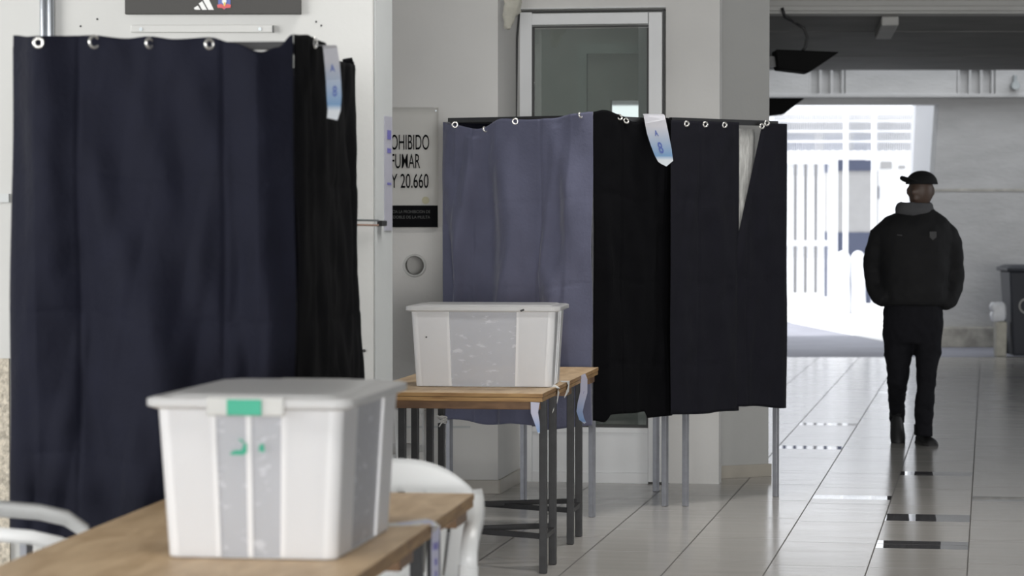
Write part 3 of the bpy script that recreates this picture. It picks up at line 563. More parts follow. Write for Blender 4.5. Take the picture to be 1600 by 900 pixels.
# ---------------------------------------------------------------- voting booths
def fold(u, v, L, seed, amp):
    x = u * L
    w = .55 * noise.noise(Vector((x * 3.6 + v * .5, v * .55, seed))) + .45 * noise.noise(Vector((x * 8.5 - v * .8, v * .8, seed + 7)))
    w += .9 * (.5 - abs(noise.noise(Vector((x * 2.3 + .8 * v, v * .35 + 3, seed + 13))))) * .5
    w += .55 * noise.noise(Vector(((x - v * .55) * 6.5, v * 1.1, seed + 41))) * max(0, 1 - v * .6)
    crease = 0
    for c in (.33, .66): crease -= .0035 * max(0, 1 - abs((u * L / max(.001, .40)) % 1 - .5) / .03) * 1.0
    for c in (.27, .55, .83): crease -= .004 * max(0, 1 - abs(v - c + .004*math.sin(u*9)) / .009)
    fine = .006 * noise.noise(Vector((x * 14 + v * 9, v * 11 - x * 6, seed + 31)))
    w += .5 * (max(0, noise.noise(Vector(((x + v*.22) * 11, v * 1.3, seed + 55)))) ** 1.5) * (1 if v > .03 else 0)
    return amp * w * (.35 + .65 * min(1, v * 2.2)) + crease + fine
def curtain(name, pts, top, bot, mt, parent, seed, amp=.05, flare=0, nu=110, nv=110, edgeL=None, edgeR=None):
    P_ = [Vector(p) for p in pts]; P_[0] = P_[0] - (P_[1] - P_[0]).normalized()*.022; P_[-1] = P_[-1] + (P_[-1] - P_[-2]).normalized()*.022; Ls = [0]
    for i in range(len(P_) - 1): Ls.append(Ls[-1] + (P_[i+1] - P_[i]).length)
    L = Ls[-1]; mb = MB(); vs = []
    def pos(s):
        for i in range(len(P_) - 1):
            if s <= Ls[i+1] or i == len(P_) - 2:
                t = (s - Ls[i]) / (Ls[i+1] - Ls[i]); d = (P_[i+1] - P_[i]).normalized(); return P_[i].lerp(P_[i+1], t), d
    for j in range(nv + 1):
        v = j / nv
        for i in range(nu + 1):
            u = i / nu
            uu = u
            if edgeL: uu = edgeL(v) + (1 - edgeL(v)) * uu
            if edgeR: uu = uu * edgeR(v)
            p, d = pos(uu * L)
            d0 = pos(max(0, uu*L - .06))[1]; d1 = pos(min(L, uu*L + .06))[1]; dn = (d0 + d1).normalized(); nrm = Vector((dn.y, -dn.x, 0))
            zt0 = top(uu); zb0 = bot(uu)
            z = zt0 + (zb0 - zt0) * v
            q = p + nrm * max(.024, fold(uu, v, L, seed, amp) * min(1, .25 + 9*u, .25 + 9*(1-u)) + .020 + amp * .40 * min(1, 9*u, 9*(1-u)) + flare * v * .5) + dn * (flare * v * (uu * 2 - 1) + .012 * noise.noise(Vector((v * 3, uu * 3, seed))) * v)
            vs.append(Vector((q.x, q.y, z)))
    mb.add(vs, [(j*(nu+1)+i, j*(nu+1)+i+1, (j+1)*(nu+1)+i+1, (j+1)*(nu+1)+i) for j in range(nv) for i in range(nu)])
    o = obj(name, mb, mt, parent, smooth=True, solid=.003); return o
def lin(pts):                               # piecewise smooth curve
    def f(u):
        for (a, za), (b, zb_) in zip(pts, pts[1:]):
            if u <= b: t = (u - a) / (b - a); t = t*t*(3-2*t); return za + (zb_ - za) * t
        return pts[-1][1]
    return f
def grommet(p, n, parent, r=.014):
    P2_ = Vector(p); d0 = (P2_ - cam.location).normalized(); Mw = MATS4[parent.name]; best = None     # sit it on the cloth
    for v in parent.data.vertices:
        w = Mw @ v.co
        if (w.z - cam.location.z) < .1: continue
        dd_ = (w - cam.location); e = (dd_.normalized() - d0).length
        if best is None or e < best[0]: best = (e, w)
    p = best[1] + (cam.location - best[1]).normalized() * .006
    p.z = min(p.z, P2_.z + .01) if abs(p.z - P2_.z) < .03 else p.z - .02
    mb = MB(); mb.torus(p, n, r, .0048, 18, 8); o = obj('grommet', mb, M_nickel, parent, smooth=True)
    return o
def post(p, q, parent, m=M_steel, w=.032):
    global YAW; mb = MB(); YAW = .6; mb.bar(p, q, w*.86, w*.86); YAW = .17; return obj('post', mb, m, parent, bevel=.003)

# near booth
NY = 7.5
A = at(37, 60, NY); B = at(448, 60, 7.43); Cc = at(540, 98, 8.75); Hn = 1.985
bth = root('voting_booth', ((A.x + B.x) / 2, 8.0, 0), 0, 'large near voting booth with dark navy curtains, filling the left of the view', 'voting booth')
A.z = B.z = Cc.z = 0; D_ = A + (Cc - B)
tops = []
for p_ in (A, B, Cc, D_): post(p_, p_ + Vector((0, 0, Hn - .01)), bth, M_steel)
for p_, q_ in ((A, B), (B, Cc), (Cc, D_), (D_, A)):
    mb = MB(); mb.bar(p_ + Vector((0, 0, Hn - .02)), q_ + Vector((0, 0, Hn - .02)), .025, .022); obj('top_rail', mb, M_black, bth)
zt0 = hz(60, NY)
def hy(y, Y=NY): return hz(y, Y)
cu = curtain('curtain', [A, B], lin([(0, hy(56)), (.09, hy(61)), (.3, hy(59)), (.42, hy(64)), (.5, hy(61)), (.6, hy(66)), (.72, hy(63)), (.80, hy(72)), (.90, hy(86)), (.95, hy(78)), (1, hy(57))]), lambda u: hy(846) + .02*math.sin(u*7), M_cloth, bth, 3.1, .15, nu=170, nv=150, flare=.01)
for xx, yy in ((60, 65), (148, 67), (234, 67), (327, 67)): grommet(at(xx, yy, NY - .05), (.15 + (xx % 5)*.25, -1, 0), cu, .012 if xx != 148 else .0155)
Pm = B + (Cc - B) * .35
cu = curtain('curtain', [B, Pm, Cc], lin([(0, hy(57)), (.12, hz(56, 7.6)), (.3, hz(66, 7.8)), (.36, hz(84, 7.9)), (.6, hz(94, 8.2)), (.9, hz(101, 8.6)), (1, hz(96, 8.75))]), lambda u: .55, M_cloth3, bth, 9.4, .07, nu=90, nv=100, flare=.03)
grommet(at(490, 69, 7.6), (1, -.4, 0), cu, .012)
mb = MB(); a = at(536, 98, 8.7); mb.tube([a, a + Vector((.02, 0, .004)), a + Vector((.03, 0, -.02)), a + Vector((.01, 0, -.03))], [.012, .016, .012, .006], 8); obj('knot', mb, M_cloth3, bth)
cu = curtain('curtain', [Cc, D_], lambda u: Hn - .02, lambda u: .6, M_cloth, bth, 5.5, .05, nu=50, nv=40)
cu = curtain('curtain', [D_, A], lambda u: Hn - .02, lambda u: .6, M_cloth, bth, 6.5, .04, nu=50, nv=40)

# far booth: faded panel toned as lit, entrance curtain toned as shaded
fa = gnd(704, 794); fa = Vector((wx(702, 13.7), 13.7, 0)); fb = gnd(925, 808); fe = gnd(1039, 791); fd = gnd(818, 785.5); fc = gnd(1025, 768)
fb2 = root('voting_booth', ((fa.x + fe.x) / 2, 13.6, 0), 0, 'far voting booth with a faded blue left curtain behind the second table', 'voting booth')
Hf = 1.99
for p_ in (fa, fb, fe, fd): post(p_, p_ + Vector((0, 0, Hf - .02)), fb2)
for p_, q_ in ((fa, fb), (fb, fe), (fe, fd), (fd, fa)):
    mb = MB(); mb.bar(p_ + Vector((0, 0, Hf - .012)), q_ + Vector((0, 0, Hf - .012)), .025, .024); obj('top_rail', mb, M_black, fb2)
fy = lambda y, Y=13.5: hz(y, Y)
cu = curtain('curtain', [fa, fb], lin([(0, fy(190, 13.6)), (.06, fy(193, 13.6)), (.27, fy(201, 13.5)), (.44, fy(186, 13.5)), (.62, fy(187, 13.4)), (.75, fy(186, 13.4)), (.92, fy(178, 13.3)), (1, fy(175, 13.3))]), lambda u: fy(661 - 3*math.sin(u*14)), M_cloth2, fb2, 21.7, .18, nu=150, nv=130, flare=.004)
for xx, yy, k in ((711, 195, 0), (758, 203, 1.2), (805, 188, .1), (907, 181, 2)): grommet(at(xx, yy, 13.30), (k, -1, 0 if k < 1 else .8), cu, .013)
cu = curtain('curtain', [fb, fe], lin([(0, fy(175, 13.3)), (.08, fy(173, 13.4)), (.25, fy(179, 13.4)), (.45, fy(191, 13.5)), (.6, fy(190, 13.5)), (.72, fy(180, 13.6)), (.9, fy(184, 13.7)), (1, fy(187, 13.8))]), lin([(0, fy(656, 13.3)), (.08, fy(654)), (.14, fy(643)), (.62, fy(645)), (.68, fy(656)), (.95, fy(655)), (1, fy(648))]), M_cloth3, fb2, 33.3, .06, nu=110, nv=110, flare=.01)
for xx, yy in ((968, 185), (977, 190)): grommet(at(xx, yy, 13.45), (.6, -1, .5), cu, .013)
cu = curtain('curtain', [fe, fd], lambda u: Hf - .02, lambda u: .52, M_cloth3, fb2, 12.5, .04, nu=40, nv=40)
cu = curtain('curtain', [fd, fa], lambda u: Hf - .02, lambda u: .52, M_cloth, fb2, 13.5, .03, nu=40, nv=40)
# right hand booth
ff = gnd(1071, 791); fg = gnd(1212, 776); fh = fc
fb3 = root('voting_booth', ((ff.x + fg.x) / 2, 13.9, 0), 0, 'rightmost voting booth, very dark navy with a grey gap beside the grey pier', 'voting booth')
f0 = ff - (fg - ff).normalized() * .115
for p_ in (ff, fg, fh): post(p_, p_ + Vector((0, 0, Hf - .02)), fb3)
for p_, q_ in ((f0, fg), (ff, fh)):
    mb = MB(); mb.bar(p_ + Vector((0, 0, Hf - .01)), q_ + Vector((0, 0, Hf - .01)), .022, .028); obj('top_rail', mb, M_black, fb3)
Lr = (fg - f0).length; uof = lambda px: (Vector((wx(px, 13.9), 0, 0)).x - wx(1049, 13.85)) / (wx(1200, 14.2) - wx(1049, 13.85))
def sub(a, b): return [f0.lerp(fg, a), f0.lerp(fg, b)]
cu = curtain('curtain', sub(0, .575), lambda u: hz(190, 13.9), lin([(0, fy(645, 13.8)), (.4, fy(647, 13.8)), (.75, fy(643, 13.9)), (1, fy(642, 14))]), M_cloth4, fb3, 41.3, .04, nu=60, nv=90)
for xx in (1073, 1103, 1133): grommet(at(xx, 194, 13.72), (.4, -1, 0), cu, .012)
cu = curtain('curtain', sub(.45, 1.04), lambda u: hz(192, 14.1), lin([(0, fy(634, 14.0)), (.4, fy(636, 14)), (1, fy(640, 14.15))]), M_cloth4, fb3, 45.3, .035, nu=60, nv=90, edgeL=lambda v: .63 * (1 - min(1, v / .70)**1.0) if v < .70 else 0, flare=.0)
for xx in (1172, 1198): grommet(at(xx, 192.5, 13.98), (.4, -1, 0), cu, .012)
n_ = Vector((-(fg - f0).y, (fg - f0).x, 0)).normalized()
cu = curtain('lining', [f0.lerp(fg, .46) + n_*.07, f0.lerp(fg, .82) + n_*.07], lambda u: hz(201, 14.1), lambda u: fy(560, 14.2), M_liner, fb3, 55.3, .05, nu=50, nv=60)
cu['label'] = 'pale grey lining seen in the gap'

# printed slips hanging on the booths
def slip(name, path, w, mt, label, texts=(), side=(1, 0, 0), group=None, cat='paper slip'):
    P_ = [Vector(p) for p in path]
    r = root(name, P_[-1], 0, label, cat, group)
    mb = MB(); mb.strip(P_, w, .0012, side); obj('slip', mb, mt, r, smooth=False)
    for (t, a, b, m_, h) in texts:
        q0 = P_[0].lerp(P_[-1], a); wv = w if not isinstance(w, list) else w[1]
        n = (P_[-1] - P_[0]).cross(Vector(side)).normalized(); n = n if n.y < 0 else -n
        up = (P_[0] - P_[-1]).normalized(); rt = Vector(side).normalized()
        i = min(len(P_) - 2, int(a * (len(P_) - 1)));
        # follow the slip's own surface
        s = a * (len(P_) - 1); q0 = P_[i].lerp(P_[i+1], s - i); up = (P_[i] - P_[i+1]).normalized(); n = (-up).cross(rt).normalized(); n = n if n.y < 0 else -n
        M = Matrix((( rt.x, -n.x, up.x, q0.x + n.x*.002 + rt.x*b), (rt.y, -n.y, up.y, q0.y + n.y*.002 + rt.y*b), (rt.z, -n.z, up.z, q0.z + n.z*.002 + rt.z*b), (0, 0, 0, 1)))
        textobj('lettering', t, m_, M, h, None, r, bold=.02)
    return r
Yt1 = 7.52
slip('printed_slip', [at(500, 71, 7.65), at(515, 71, 7.58), at(516, 76, 7.54), at(519, 100, 7.53), at(521, 125, 7.52), at(522, 150, 7.52), at(522, 172, 7.52), at(519, 186, 7.52)], [.04, .04, .04, .042, .042, .042, .036, .03], M_slip, 'long white and blue printed slip draped over the near booth right side', [('A', .50, .0, M_inkb, .022), ('8', .72, .002, M_inkb, .03)], cat='paper slip')
slip('printed_slip', [at(1020, 178, 13.55), at(1022, 180, 13.42), at(1024, 190, 13.41), at(1027, 205, 13.41), at(1031, 220, 13.41), at(1036, 238, 13.41), at(1040, 252, 13.41), at(1037, 258, 13.41)], [.10, .105, .105, .105, .10, .09, .075, .03], M_slip, 'white and blue slip marked A 8 pinned on the far booth entrance', [('A', .50, -.008, M_inkb, .030), ('8', .73, -.006, M_inkb, .058)], cat='paper slip')

# ---------------------------------------------------------------- tables
def table(name, pfr, pbr, width, htop, label, trestles, edge=.035):
    pfr = Vector((pfr.x, pfr.y, 0)); pbr = Vector((pbr.x, pbr.y, 0)); d = (pbr - pfr).normalized(); e = Vector((d.y, -d.x, 0)); L = (pbr - pfr).length
    rz = math.atan2(d.y, d.x) - math.pi/2
    r = root(name, pfr + d*L/2 - e*width/2, rz, label, 'table')
    P_ = lambda x, y, z: pfr + d*y - e*x + Vector((0, 0, z))
    mb = MB(); k = 4; w = L / k
    for i in range(1):
        mb.prism([P_(0, 0, htop - .002), P_(width, 0, htop - .002), P_(width, L, htop - .002), P_(0, L, htop - .002)], (0, 0, .002))
    obj('tabletop', mb, M_wood, r)
    mb = MB()
    for za, zb_, ins in ((htop - edge/2 + .001, htop - .002, 0), (htop - edge, htop - edge/2 - .001, .002)):
        mb.prism([P_(ins, ins, za), P_(width - ins, ins, za), P_(width - ins, L - ins, za), P_(ins, L - ins, za)], (0, 0, zb_ - za))
    obj('edge_board', mb, M_edge, r)
    for ya in (.12, L/2, L - .12):
        mb = MB(); mb.prism([P_(.015, ya - .09, htop - edge - .035), P_(width - .015, ya - .09, htop - edge - .035), P_(width - .015, ya + .09, htop - edge - .035), P_(.015, ya + .09, htop - edge - .035)], (0, 0, .0345)); obj('batten', mb, M_apron, r, bevel=.003)
    for (ya, yb, xi, xo) in trestles:
        zt_ = htop - edge - .036
        for y_ in (ya, yb):
            for x_ in (xi, width - xo):
                dx = .02 * (1 if x_ < width/2 else -1)
                mb = MB(); mb.bar(P_(x_, y_, 0), P_(x_ + dx*0, y_, htop - edge), .031, .031); obj('leg', mb, M_tleg, r, bevel=.003)
        for (s0, s1) in ((0, 1), (1, 0)):
            y0_, y1_ = (ya, yb) if s0 == 0 else (yb, ya)
            mb = MB(); mb.bar(P_(xi, y0_, .155 + .012*s0), P_(width - xo, y1_, .155 + .012*s0), .022, .022); obj('cross_brace', mb, M_tleg, r)
        for x_ in (xi, width - xo):
            mb = MB(); mb.bar(P_(x_, ya, .15), P_(x_, yb, .15), .02, .02); obj('side_brace', mb, M_tleg, r)
    return P_
HT = .757
t2f = at(848, 614, 11.14); t2b = at(935, 574, 13.06)
P2 = table('folding_table', t2f, t2b, .78, HT, 'wooden topped folding table behind, holding the wide ballot box', ((.06, .35, .006, .175), (1.06, 1.36, .022, .11)))
t1b = at(741, 772, 7.14); t1f = t1b + Vector((-.1345, -1, 0)).normalized() * 1.92
P1 = table('folding_table', t1f, t1b, .78, HT, 'nearest wooden topped folding table in the foreground, holding the narrow end on ballot box', ((.2, .48, .06, .06), (1.42, 1.68, .07, .07)))
mb = MB(); mb.tube([at(690, 651, 12.4), at(693, 656, 12.38), at(689, 660, 12.38)], .009, 8)
for k in range(6): a = at(691, 652, 12.36); mb.torus(a + Vector((0, 0, -.004*k)), (math.sin(k*2)*.5, math.cos(k)*.3, 1), .022, .003, 14, 6)
mb.tube([at(688, 652, 12.35), at(682, 648, 12.34)], .003, 6); mb.tube([at(690, 660, 12.35), at(686, 667, 12.35)], .003, 6)
tag(obj('string_knot', mb, M_knot, smooth=True), 'white string knotted round a back leg of the far table', 'string')
# slips and tape on the tables
slip('table_slip', [P2(-.003, 1.28, HT + .002), P2(-.012, 1.28, HT - .02), P2(-.01, 1.29, HT - .08), P2(.004, 1.30, HT - .13), P2(.012, 1.31, HT - .17), P2(.004, 1.32, HT - .205), P2(-.012, 1.33, HT - .225)], [.034, .034, .034, .032, .03, .026, .012], M_slip2, 'curled pale blue slip hanging from the far end of the second table', [('I', .35, 0, M_inkp, .012)], side=(1, -.3, 0), cat='paper slip')
slip('table_slip', [P2(.03, -.012, HT - .036), P2(.033, -.012, HT - .08), P2(.022, -.012, HT - .12), P2(.014, -.012, HT - .165)], [.038, .03, .022, .008], M_slip2, 'short pointed blue slip hanging at the front leg of the second table', (), cat='paper slip')
slip('table_tape', [P2(.05, .42, HT + .0015), P2(-.003, .44, HT + .0015), P2(-.006, .45, HT - .02), P2(-.004, .42, HT - .06), P2(.0, .30, HT - .10)], [.09, .07, .05, .02, .008], M_pap, 'crumpled white tape stuck over the side edge of the second table', (), side=(.15, 1, 0), cat='tape')
slip('table_tape', [P2(.03, .78, HT + .0015), P2(-.003, .79, HT + .0015), P2(-.006, .78, HT - .03), P2(-.004, .66, HT - .06)], [.10, .10, .03, .008], M_pap, 'white tape on the middle of the second table edge, torn end hanging', (), side=(.15, 1, 0), cat='tape')
slip('table_slip', [P1(.075, 1.19, HT + .002), P1(-.002, 1.23, HT + .002), P1(-.009, 1.235, HT - .012), P1(-.006, 1.24, HT - .06), P1(-.006, 1.24, HT - .12), P1(-.006, 1.24, HT - .2), P1(-.006, 1.24, HT - .3)], [.04, .04, .036, .034, .034, .034, .034], M_slip2, 'lilac and blue slip taped over the side edge of the nearest table', [('NV', .52, 0, M_inkp, .02), ('III', .62, 0, M_inkp, .016), ('8', .70, 0, M_inkp, .02)], side=(.55, .9, 0), cat='paper slip')

slip('table_tape', [P1(.13, 1.15, HT + .0012), P1(.06, 1.19, HT + .0012), P1(-.001, 1.235, HT + .0012), P1(-.004, 1.24, HT - .012)], [.05, .07, .075, .06], M_pap, 'wide grey white tape patch on the edge of the nearest table, holding the lilac slip', (), side=(.2, 1, 0), cat='tape')
# ---------------------------------------------------------------- ballot boxes
def rrect(w, d, r, z, n=6):
    pts = []
    for (cx, cy, a0) in ((w/2 - r, d/2 - r, 0), (-w/2 + r, d/2 - r, 90), (-w/2 + r, -d/2 + r, 180), (w/2 - r, -d/2 + r, 270)):
        for k in range(n + 1): a = math.radians(a0 + 90*k/n); pts.append(Vector((cx + r*math.cos(a), cy + r*math.sin(a), z)))
    return pts
def ballot_box(loc, rz, label, latch=True):
    r = root('ballot_box', loc, rz, label, 'ballot box'); M = MATS4[r.name]
    Hb = .342; wt, dt, wb_, db = .625, .41, .585, .372
    def half(z): t = z / Hb; return (wb_ + (wt - wb_)*t) / 2, (db + (dt - db)*t) / 2
    mb = MB(); rings = []
    for k in range(7):
        z = .003 + (Hb - .003) * k / 6; a, b = half(z); rings.append([M @ v for v in rrect(2*a, 2*b, .028, z)])
    # side panels get the clearer plastic in the middle: build each wall from columns
    def wallcols(axis, sgn, cols):
        for (u0, u1, inset, mi) in cols:
            vs = []; nz = 6
            for j in range(nz + 1):
                z = .004 + (Hb - .004)*j/nz; a, b = half(z)
                for u in (u0, u1):
                    ha = (a - .028) if axis == 'x' else (b - .028)
                    p = Vector((u*ha, sgn*(b - inset), z)) if axis == 'x' else Vector((sgn*(a - inset), u*ha, z)); vs.append(M @ p)
            mb.mi = mi; mb.add(vs, [(2*j, 2*j+1, 2*j+3, 2*j+2) for j in range(nz)])
        mb.mi = 2
        for (c0_, c1_) in zip(cols, cols[1:]):          # little returns between insets
            u = c0_[1]; vs = []
            for z in (.004, Hb):
                a, b = half(z); ha = (a - .028) if axis == 'x' else (b - .028)
                for ins in (c0_[2], c1_[2]): vs.append(M @ (Vector((u*ha, sgn*(b - ins), z)) if axis == 'x' else Vector((sgn*(a - ins), u*ha, z))))
            if c0_[2] != c1_[2]: mb.add(vs, [(0, 1, 3, 2)])
    longc = [(-1, -.56, 0, 0), (-.56, -.52, .0, 2), (-.52, .52, .006, 1), (.52, .56, .0, 2), (.56, 1, 0, 0)]
    endc = [(-1, -.48, 0, 0), (-.48, -.42, 0, 2), (-.42, -.03, .005, 1), (-.03, .03, .0, 2), (.03, .42, .005, 1), (.42, .48, 0, 2), (.48, 1, 0, 0)]
    for s_ in (1, -1): wallcols('x', s_, longc); wallcols('y', s_, endc)
    mb.mi = 2
    for q in range(4):                                   # rounded thick corners
        rg = []
        for k in range(7):
            z = .003 + (Hb - .003)*k/6; a, b = half(z); rr = rrect(2*a, 2*b, .028, z); rg.append([M @ v for v in rr[q*7:(q+1)*7]])
        mb.loft(rg, cap=False, closed=False)
    mb.mi = 0; a, b = half(0); mb.add([M @ v for v in rrect(2*a, 2*b, .028, .003)], [tuple(range(28))])
    obj('tub', mb, [M_frost, M_clear, M_rib], r, solid=.0022)
    mb = MB(); rg = [rrect(wt + .012, dt + .012, .032, Hb - .018), rrect(wt + .045, dt + .045, .04, Hb - .012), rrect(wt + .045, dt + .045, .04, Hb + .004), rrect(wt + .02, dt + .02, .035, Hb + .008), rrect(wt - .03, dt - .03, .03, Hb + .008), rrect(wt - .05, dt - .05, .03, Hb + .012), rrect(wt - .10, dt - .10, .03, Hb + .013)]
    mb.loft([[M @ v for v in x] for x in rg]); obj('lid', mb, M_lid, r, smooth=False, bevel=.002)
    if latch:
        for s_ in (1, -1):
            mb = MB(); x0 = s_ * (wt/2 + .014); mb.box((min(x0, x0 + s_*.016), -.085, Hb - .030), (max(x0, x0 + s_*.016), .085, Hb + .010), M); l_ = obj('latch', mb, M_greyp, r, bevel=.004)
            mb = MB(); x0 = s_ * (wt/2 + .031); mb.box((min(x0, x0 + s_*.006), -.038, Hb - .028), (max(x0, x0 + s_*.006), .038, Hb + .006), M); obj('latch_button', mb, M_green, l_, bevel=.002)
        # remains of a green sticker below the latch, on the end facing the camera (-x end)
        mk = MB(); xs = -(half(.24)[0] + .004)
        def sp(y, z): return M @ Vector((-(half(z)[0] + .003), y, z))
        def patch(poly): mk.prism([sp(y, z) for y, z in poly], M.to_3x3() @ Vector((-.0012, 0, 0)))
        patch([(.040, .231), (.030, .236), (.016, .236), (.010, .250), (.004, .252), (.004, .232), (.012, .226), (.040, .226)]); patch([(.022, .262), (.012, .258), (.010, .250), (.018, .256)])
        obj('sticker_remnant', mk, M_green, r); mk = MB(); patch([(-.022, .236), (-.035, .232), (-.034, .250), (-.026, .250)]); obj('sticker_remnant', mk, M_green, r)
    return r
# far box: long side to the camera
bl = gnd(645, 605, HT); br = gnd(845, 606.5, HT); dxy = (br - bl).normalized(); rz2 = math.atan2(dxy.y, dxy.x)
cfar = (gnd(755, 605, HT)) + Vector((-math.sin(rz2), math.cos(rz2), 0)) * .186
rt2 = ballot_box((cfar.x, cfar.y, HT + .0005), rz2, 'wide translucent ballot box seen from its long side on the far table', latch=False)
mb = MB(); a = at(813, 486, 11.44); mb.bar(a, a + Vector((.016, 0, .006)), .006, .008); obj('clip', mb, M_aludk, rt2)
mb = MB(); a = at(666, 527, 11.5); mb.tube([a, a + Vector((0, .02, 0))], .0035, 8); obj('pin_hole', mb, M_aludk, rt2)
# near box: short end to the camera
ang = math.atan2(1, .155)                              # its long axis points away, along local +x
nf = gnd(392, 874, HT); cn = nf + Vector((math.cos(ang), math.sin(ang), 0)) * .2925
ballot_box((cn.x, cn.y, HT + .0005), ang, 'large near ballot box with a green latch on its short end')

# ---------------------------------------------------------------- white plastic chairs
def chair(loc, rz, label):
    r = root('plastic_chair', loc, rz, label, 'chair', 'white plastic armchairs'); M = MATS4[r.name]; T_ = lambda x, y, z: M @ Vector((x, y, z))
    mb = MB(); n = 12; vs = []
    for j in range(n + 1):
        for i in range(n + 1):
            u, v = i/n*2 - 1, j/n; w = .225 + .02*(1 - v); vs.append(T_(u*w, -.22 + .43*v, .43 - .018*(1 - u*u) - .02*v + (.0 if v > .08 else -.02)))
    mb.add(vs, [(j*(n+1)+i, j*(n+1)+i+1, (j+1)*(n+1)+i+1, (j+1)*(n+1)+i) for j in range(n) for i in range(n)]); obj('seat', mb, M_pla, r, smooth=True, solid=.006)
    mb = MB(); nu, nv = 44, 22; vs = []; idx = {}
    for j in range(nv + 1):
        v = j/nv
        for i in range(nu + 1):
            u = i/nu*2 - 1; top = .805 - .10*abs(u)**2.6; z = .42 + (top - .42)*v; w = .215 + .055*v
            vs.append(T_(u*w, .21 + .10*v - .06*u*u, z))
    fs = []
    for j in range(nv):
        for i in range(nu):
            u = (i + .5)/nu*2 - 1; v = (j + .5)/nv
            hole = (.22 < v < .70 + .06*(1 - u*u)) and abs(u) < .72 and ((i % 7) in (2, 3))
            if not hole: fs.append((j*(nu+1)+i, j*(nu+1)+i+1, (j+1)*(nu+1)+i+1, (j+1)*(nu+1)+i))
    mb.add(vs, fs); obj('backrest', mb, M_pla, r, smooth=True, solid=.007)
    for s_ in (-1, 1):
        pts = [(.262, .25, .715), (.266, .20, .700), (.270, .10, .678), (.274, -.02, .664), (.276, -.12, .655), (.277, -.19, .640), (.276, -.235, .612), (.276, -.25, .57)]
        mb = MB(); mb.strip([T_(s_*x, y, z) for x, y, z in pts], [.03, .04, .05, .052, .052, .05, .05, .052], .03, [M.to_3x3() @ Vector((1, 0, .1*s_))] * 8); obj('armrest', mb, M_pla, r, smooth=True)
        mb = MB(); mb.strip([T_(s_*.276, -.25, .58), T_(s_*.268, -.255, .42), T_(s_*.262, -.275, .2), T_(s_*.262, -.29, .0)], [.056, .06, .05, .042], .022, M.to_3x3() @ Vector((1, .35*s_, 0))); obj('leg', mb, M_pla, r, smooth=True)
        mb = MB(); mb.strip([T_(s_*.215, .20, .44), T_(s_*.235, .25, .25), T_(s_*.245, .29, .0)], [.06, .05, .042], .022, M.to_3x3() @ Vector((1, -.35*s_, 0))); obj('leg', mb, M_pla, r, smooth=True)
        mb = MB(); mb.strip([T_(s_*.265, -.24, .405), T_(s_*.25, 0, .40), T_(s_*.22, .20, .40)], .035, .008, M.to_3x3() @ Vector((0, 0, 1))); obj('side_rail', mb, M_pla, r, smooth=True)
    return r
chair((-.345, 7.18, 0), math.radians(-4), 'white plastic armchair tucked behind the right end of the nearest table').scale = (.90, .9, 1.02)
chair((-1.30, 6.62, 0), math.radians(98), 'white plastic armchair at the left edge, facing the nearest table').scale = (1, 1, 1.12)
chair((wx(560, 12.3), 12.35, 0), math.radians(80), 'white plastic armchair in the shade beside the far table, mostly hidden by the wall corner')

# ---------------------------------------------------------------- walking person
YM = 17.36
pr = root('person', (wx(1430, YM), YM, 0), 0, 'person in black cap, jacket and jeans walking towards the camera, hands in pockets', 'person')
def q(px, py, dy=0.0): return at(px, py, YM + dy)
def ell(px, py, hw, dp, dy=0.0, n=24, sq=2.4):         # ring: half width in pixels, half depth in metres
    c = q(px, py, dy); a = hw * YM / F; pts = []
    for k in range(n):
        t = 2*math.pi*k/n; ct, st = math.cos(t), math.sin(t)
        pts.append(c + Vector((a * math.copysign(abs(ct)**(2/sq), ct), dp * math.copysign(abs(st)**(2/sq), st), 0)))
    return pts
# body (one surface)
mb = MB()
mb.loft([ell(1428, 532, 24, .08), ell(1428, 500, 34, .10), ell(1428, 440, 32, .10), ell(1429, 380, 38, .10), ell(1430, 347, 42, .08), ell(1434, 333, 22, .07), ell(1436, 322, 13.5, .058), ell(1437, 305, 13, .06)])
mb.sphere(q(1439, 297), .096, 12, (.84, 1.0, 1.18)); mb.sphere(q(1434, 310, -.02), .06, 10, (.95, .9, .95))
mb.sphere(q(1427.5, 300, -.075), .016, 8, (1.2, 1.1, 1.5)); mb.sphere(q(1431, 312, -.075), .018, 8, (1.5, .6, .5)); mb.sphere(q(1458.5, 299, .01), .025, 8, (.4, .7, 1.2)); mb.sphere(q(1417.5, 299, -.0), .02, 8, (.4, .7, 1.2))
for s_, sh, el, ha in ((-1, (1386, 360), (1370, 430), (1394, 452)), (1, (1474, 360), (1487, 430), (1462, 452))):
    mb.tube([q(*sh), q(*el, .06), q(*ha, -.05)], [.05, .042, .03], 12); pc = q(*ha, -.06); mb.sphere(pc + Vector((-s_*.01, 0, -.03)), .04, 8, (.6, .9, 1.1))
    for f in range(4): mb.tube([pc + Vector((-s_*.015, -.03 + .018*f, -.05)), pc + Vector((-s_*.025, -.035 + .018*f, -.09)), pc + Vector((-s_*.045, -.03 + .018*f, -.11 + .004*f))], [.011, .0105, .009], 8)
    mb.tube([pc + Vector((-s_*.01, -.035, -.01)), pc + Vector((-s_*.03, -.055, -.04)), pc + Vector((-s_*.04, -.055, -.065))], [.012, .011, .009], 8)
mb.tube([q(1410, 515), q(1404, 590, .07), q(1401, 650, .34)], [.07, .045, .033], 12); mb.tube([q(1446, 515), q(1448, 592, -.02), q(1443, 678, .04)], [.07, .045, .035], 12)
o = obj('body', mb, M_skin, pr); remesh(o, .012, 3)
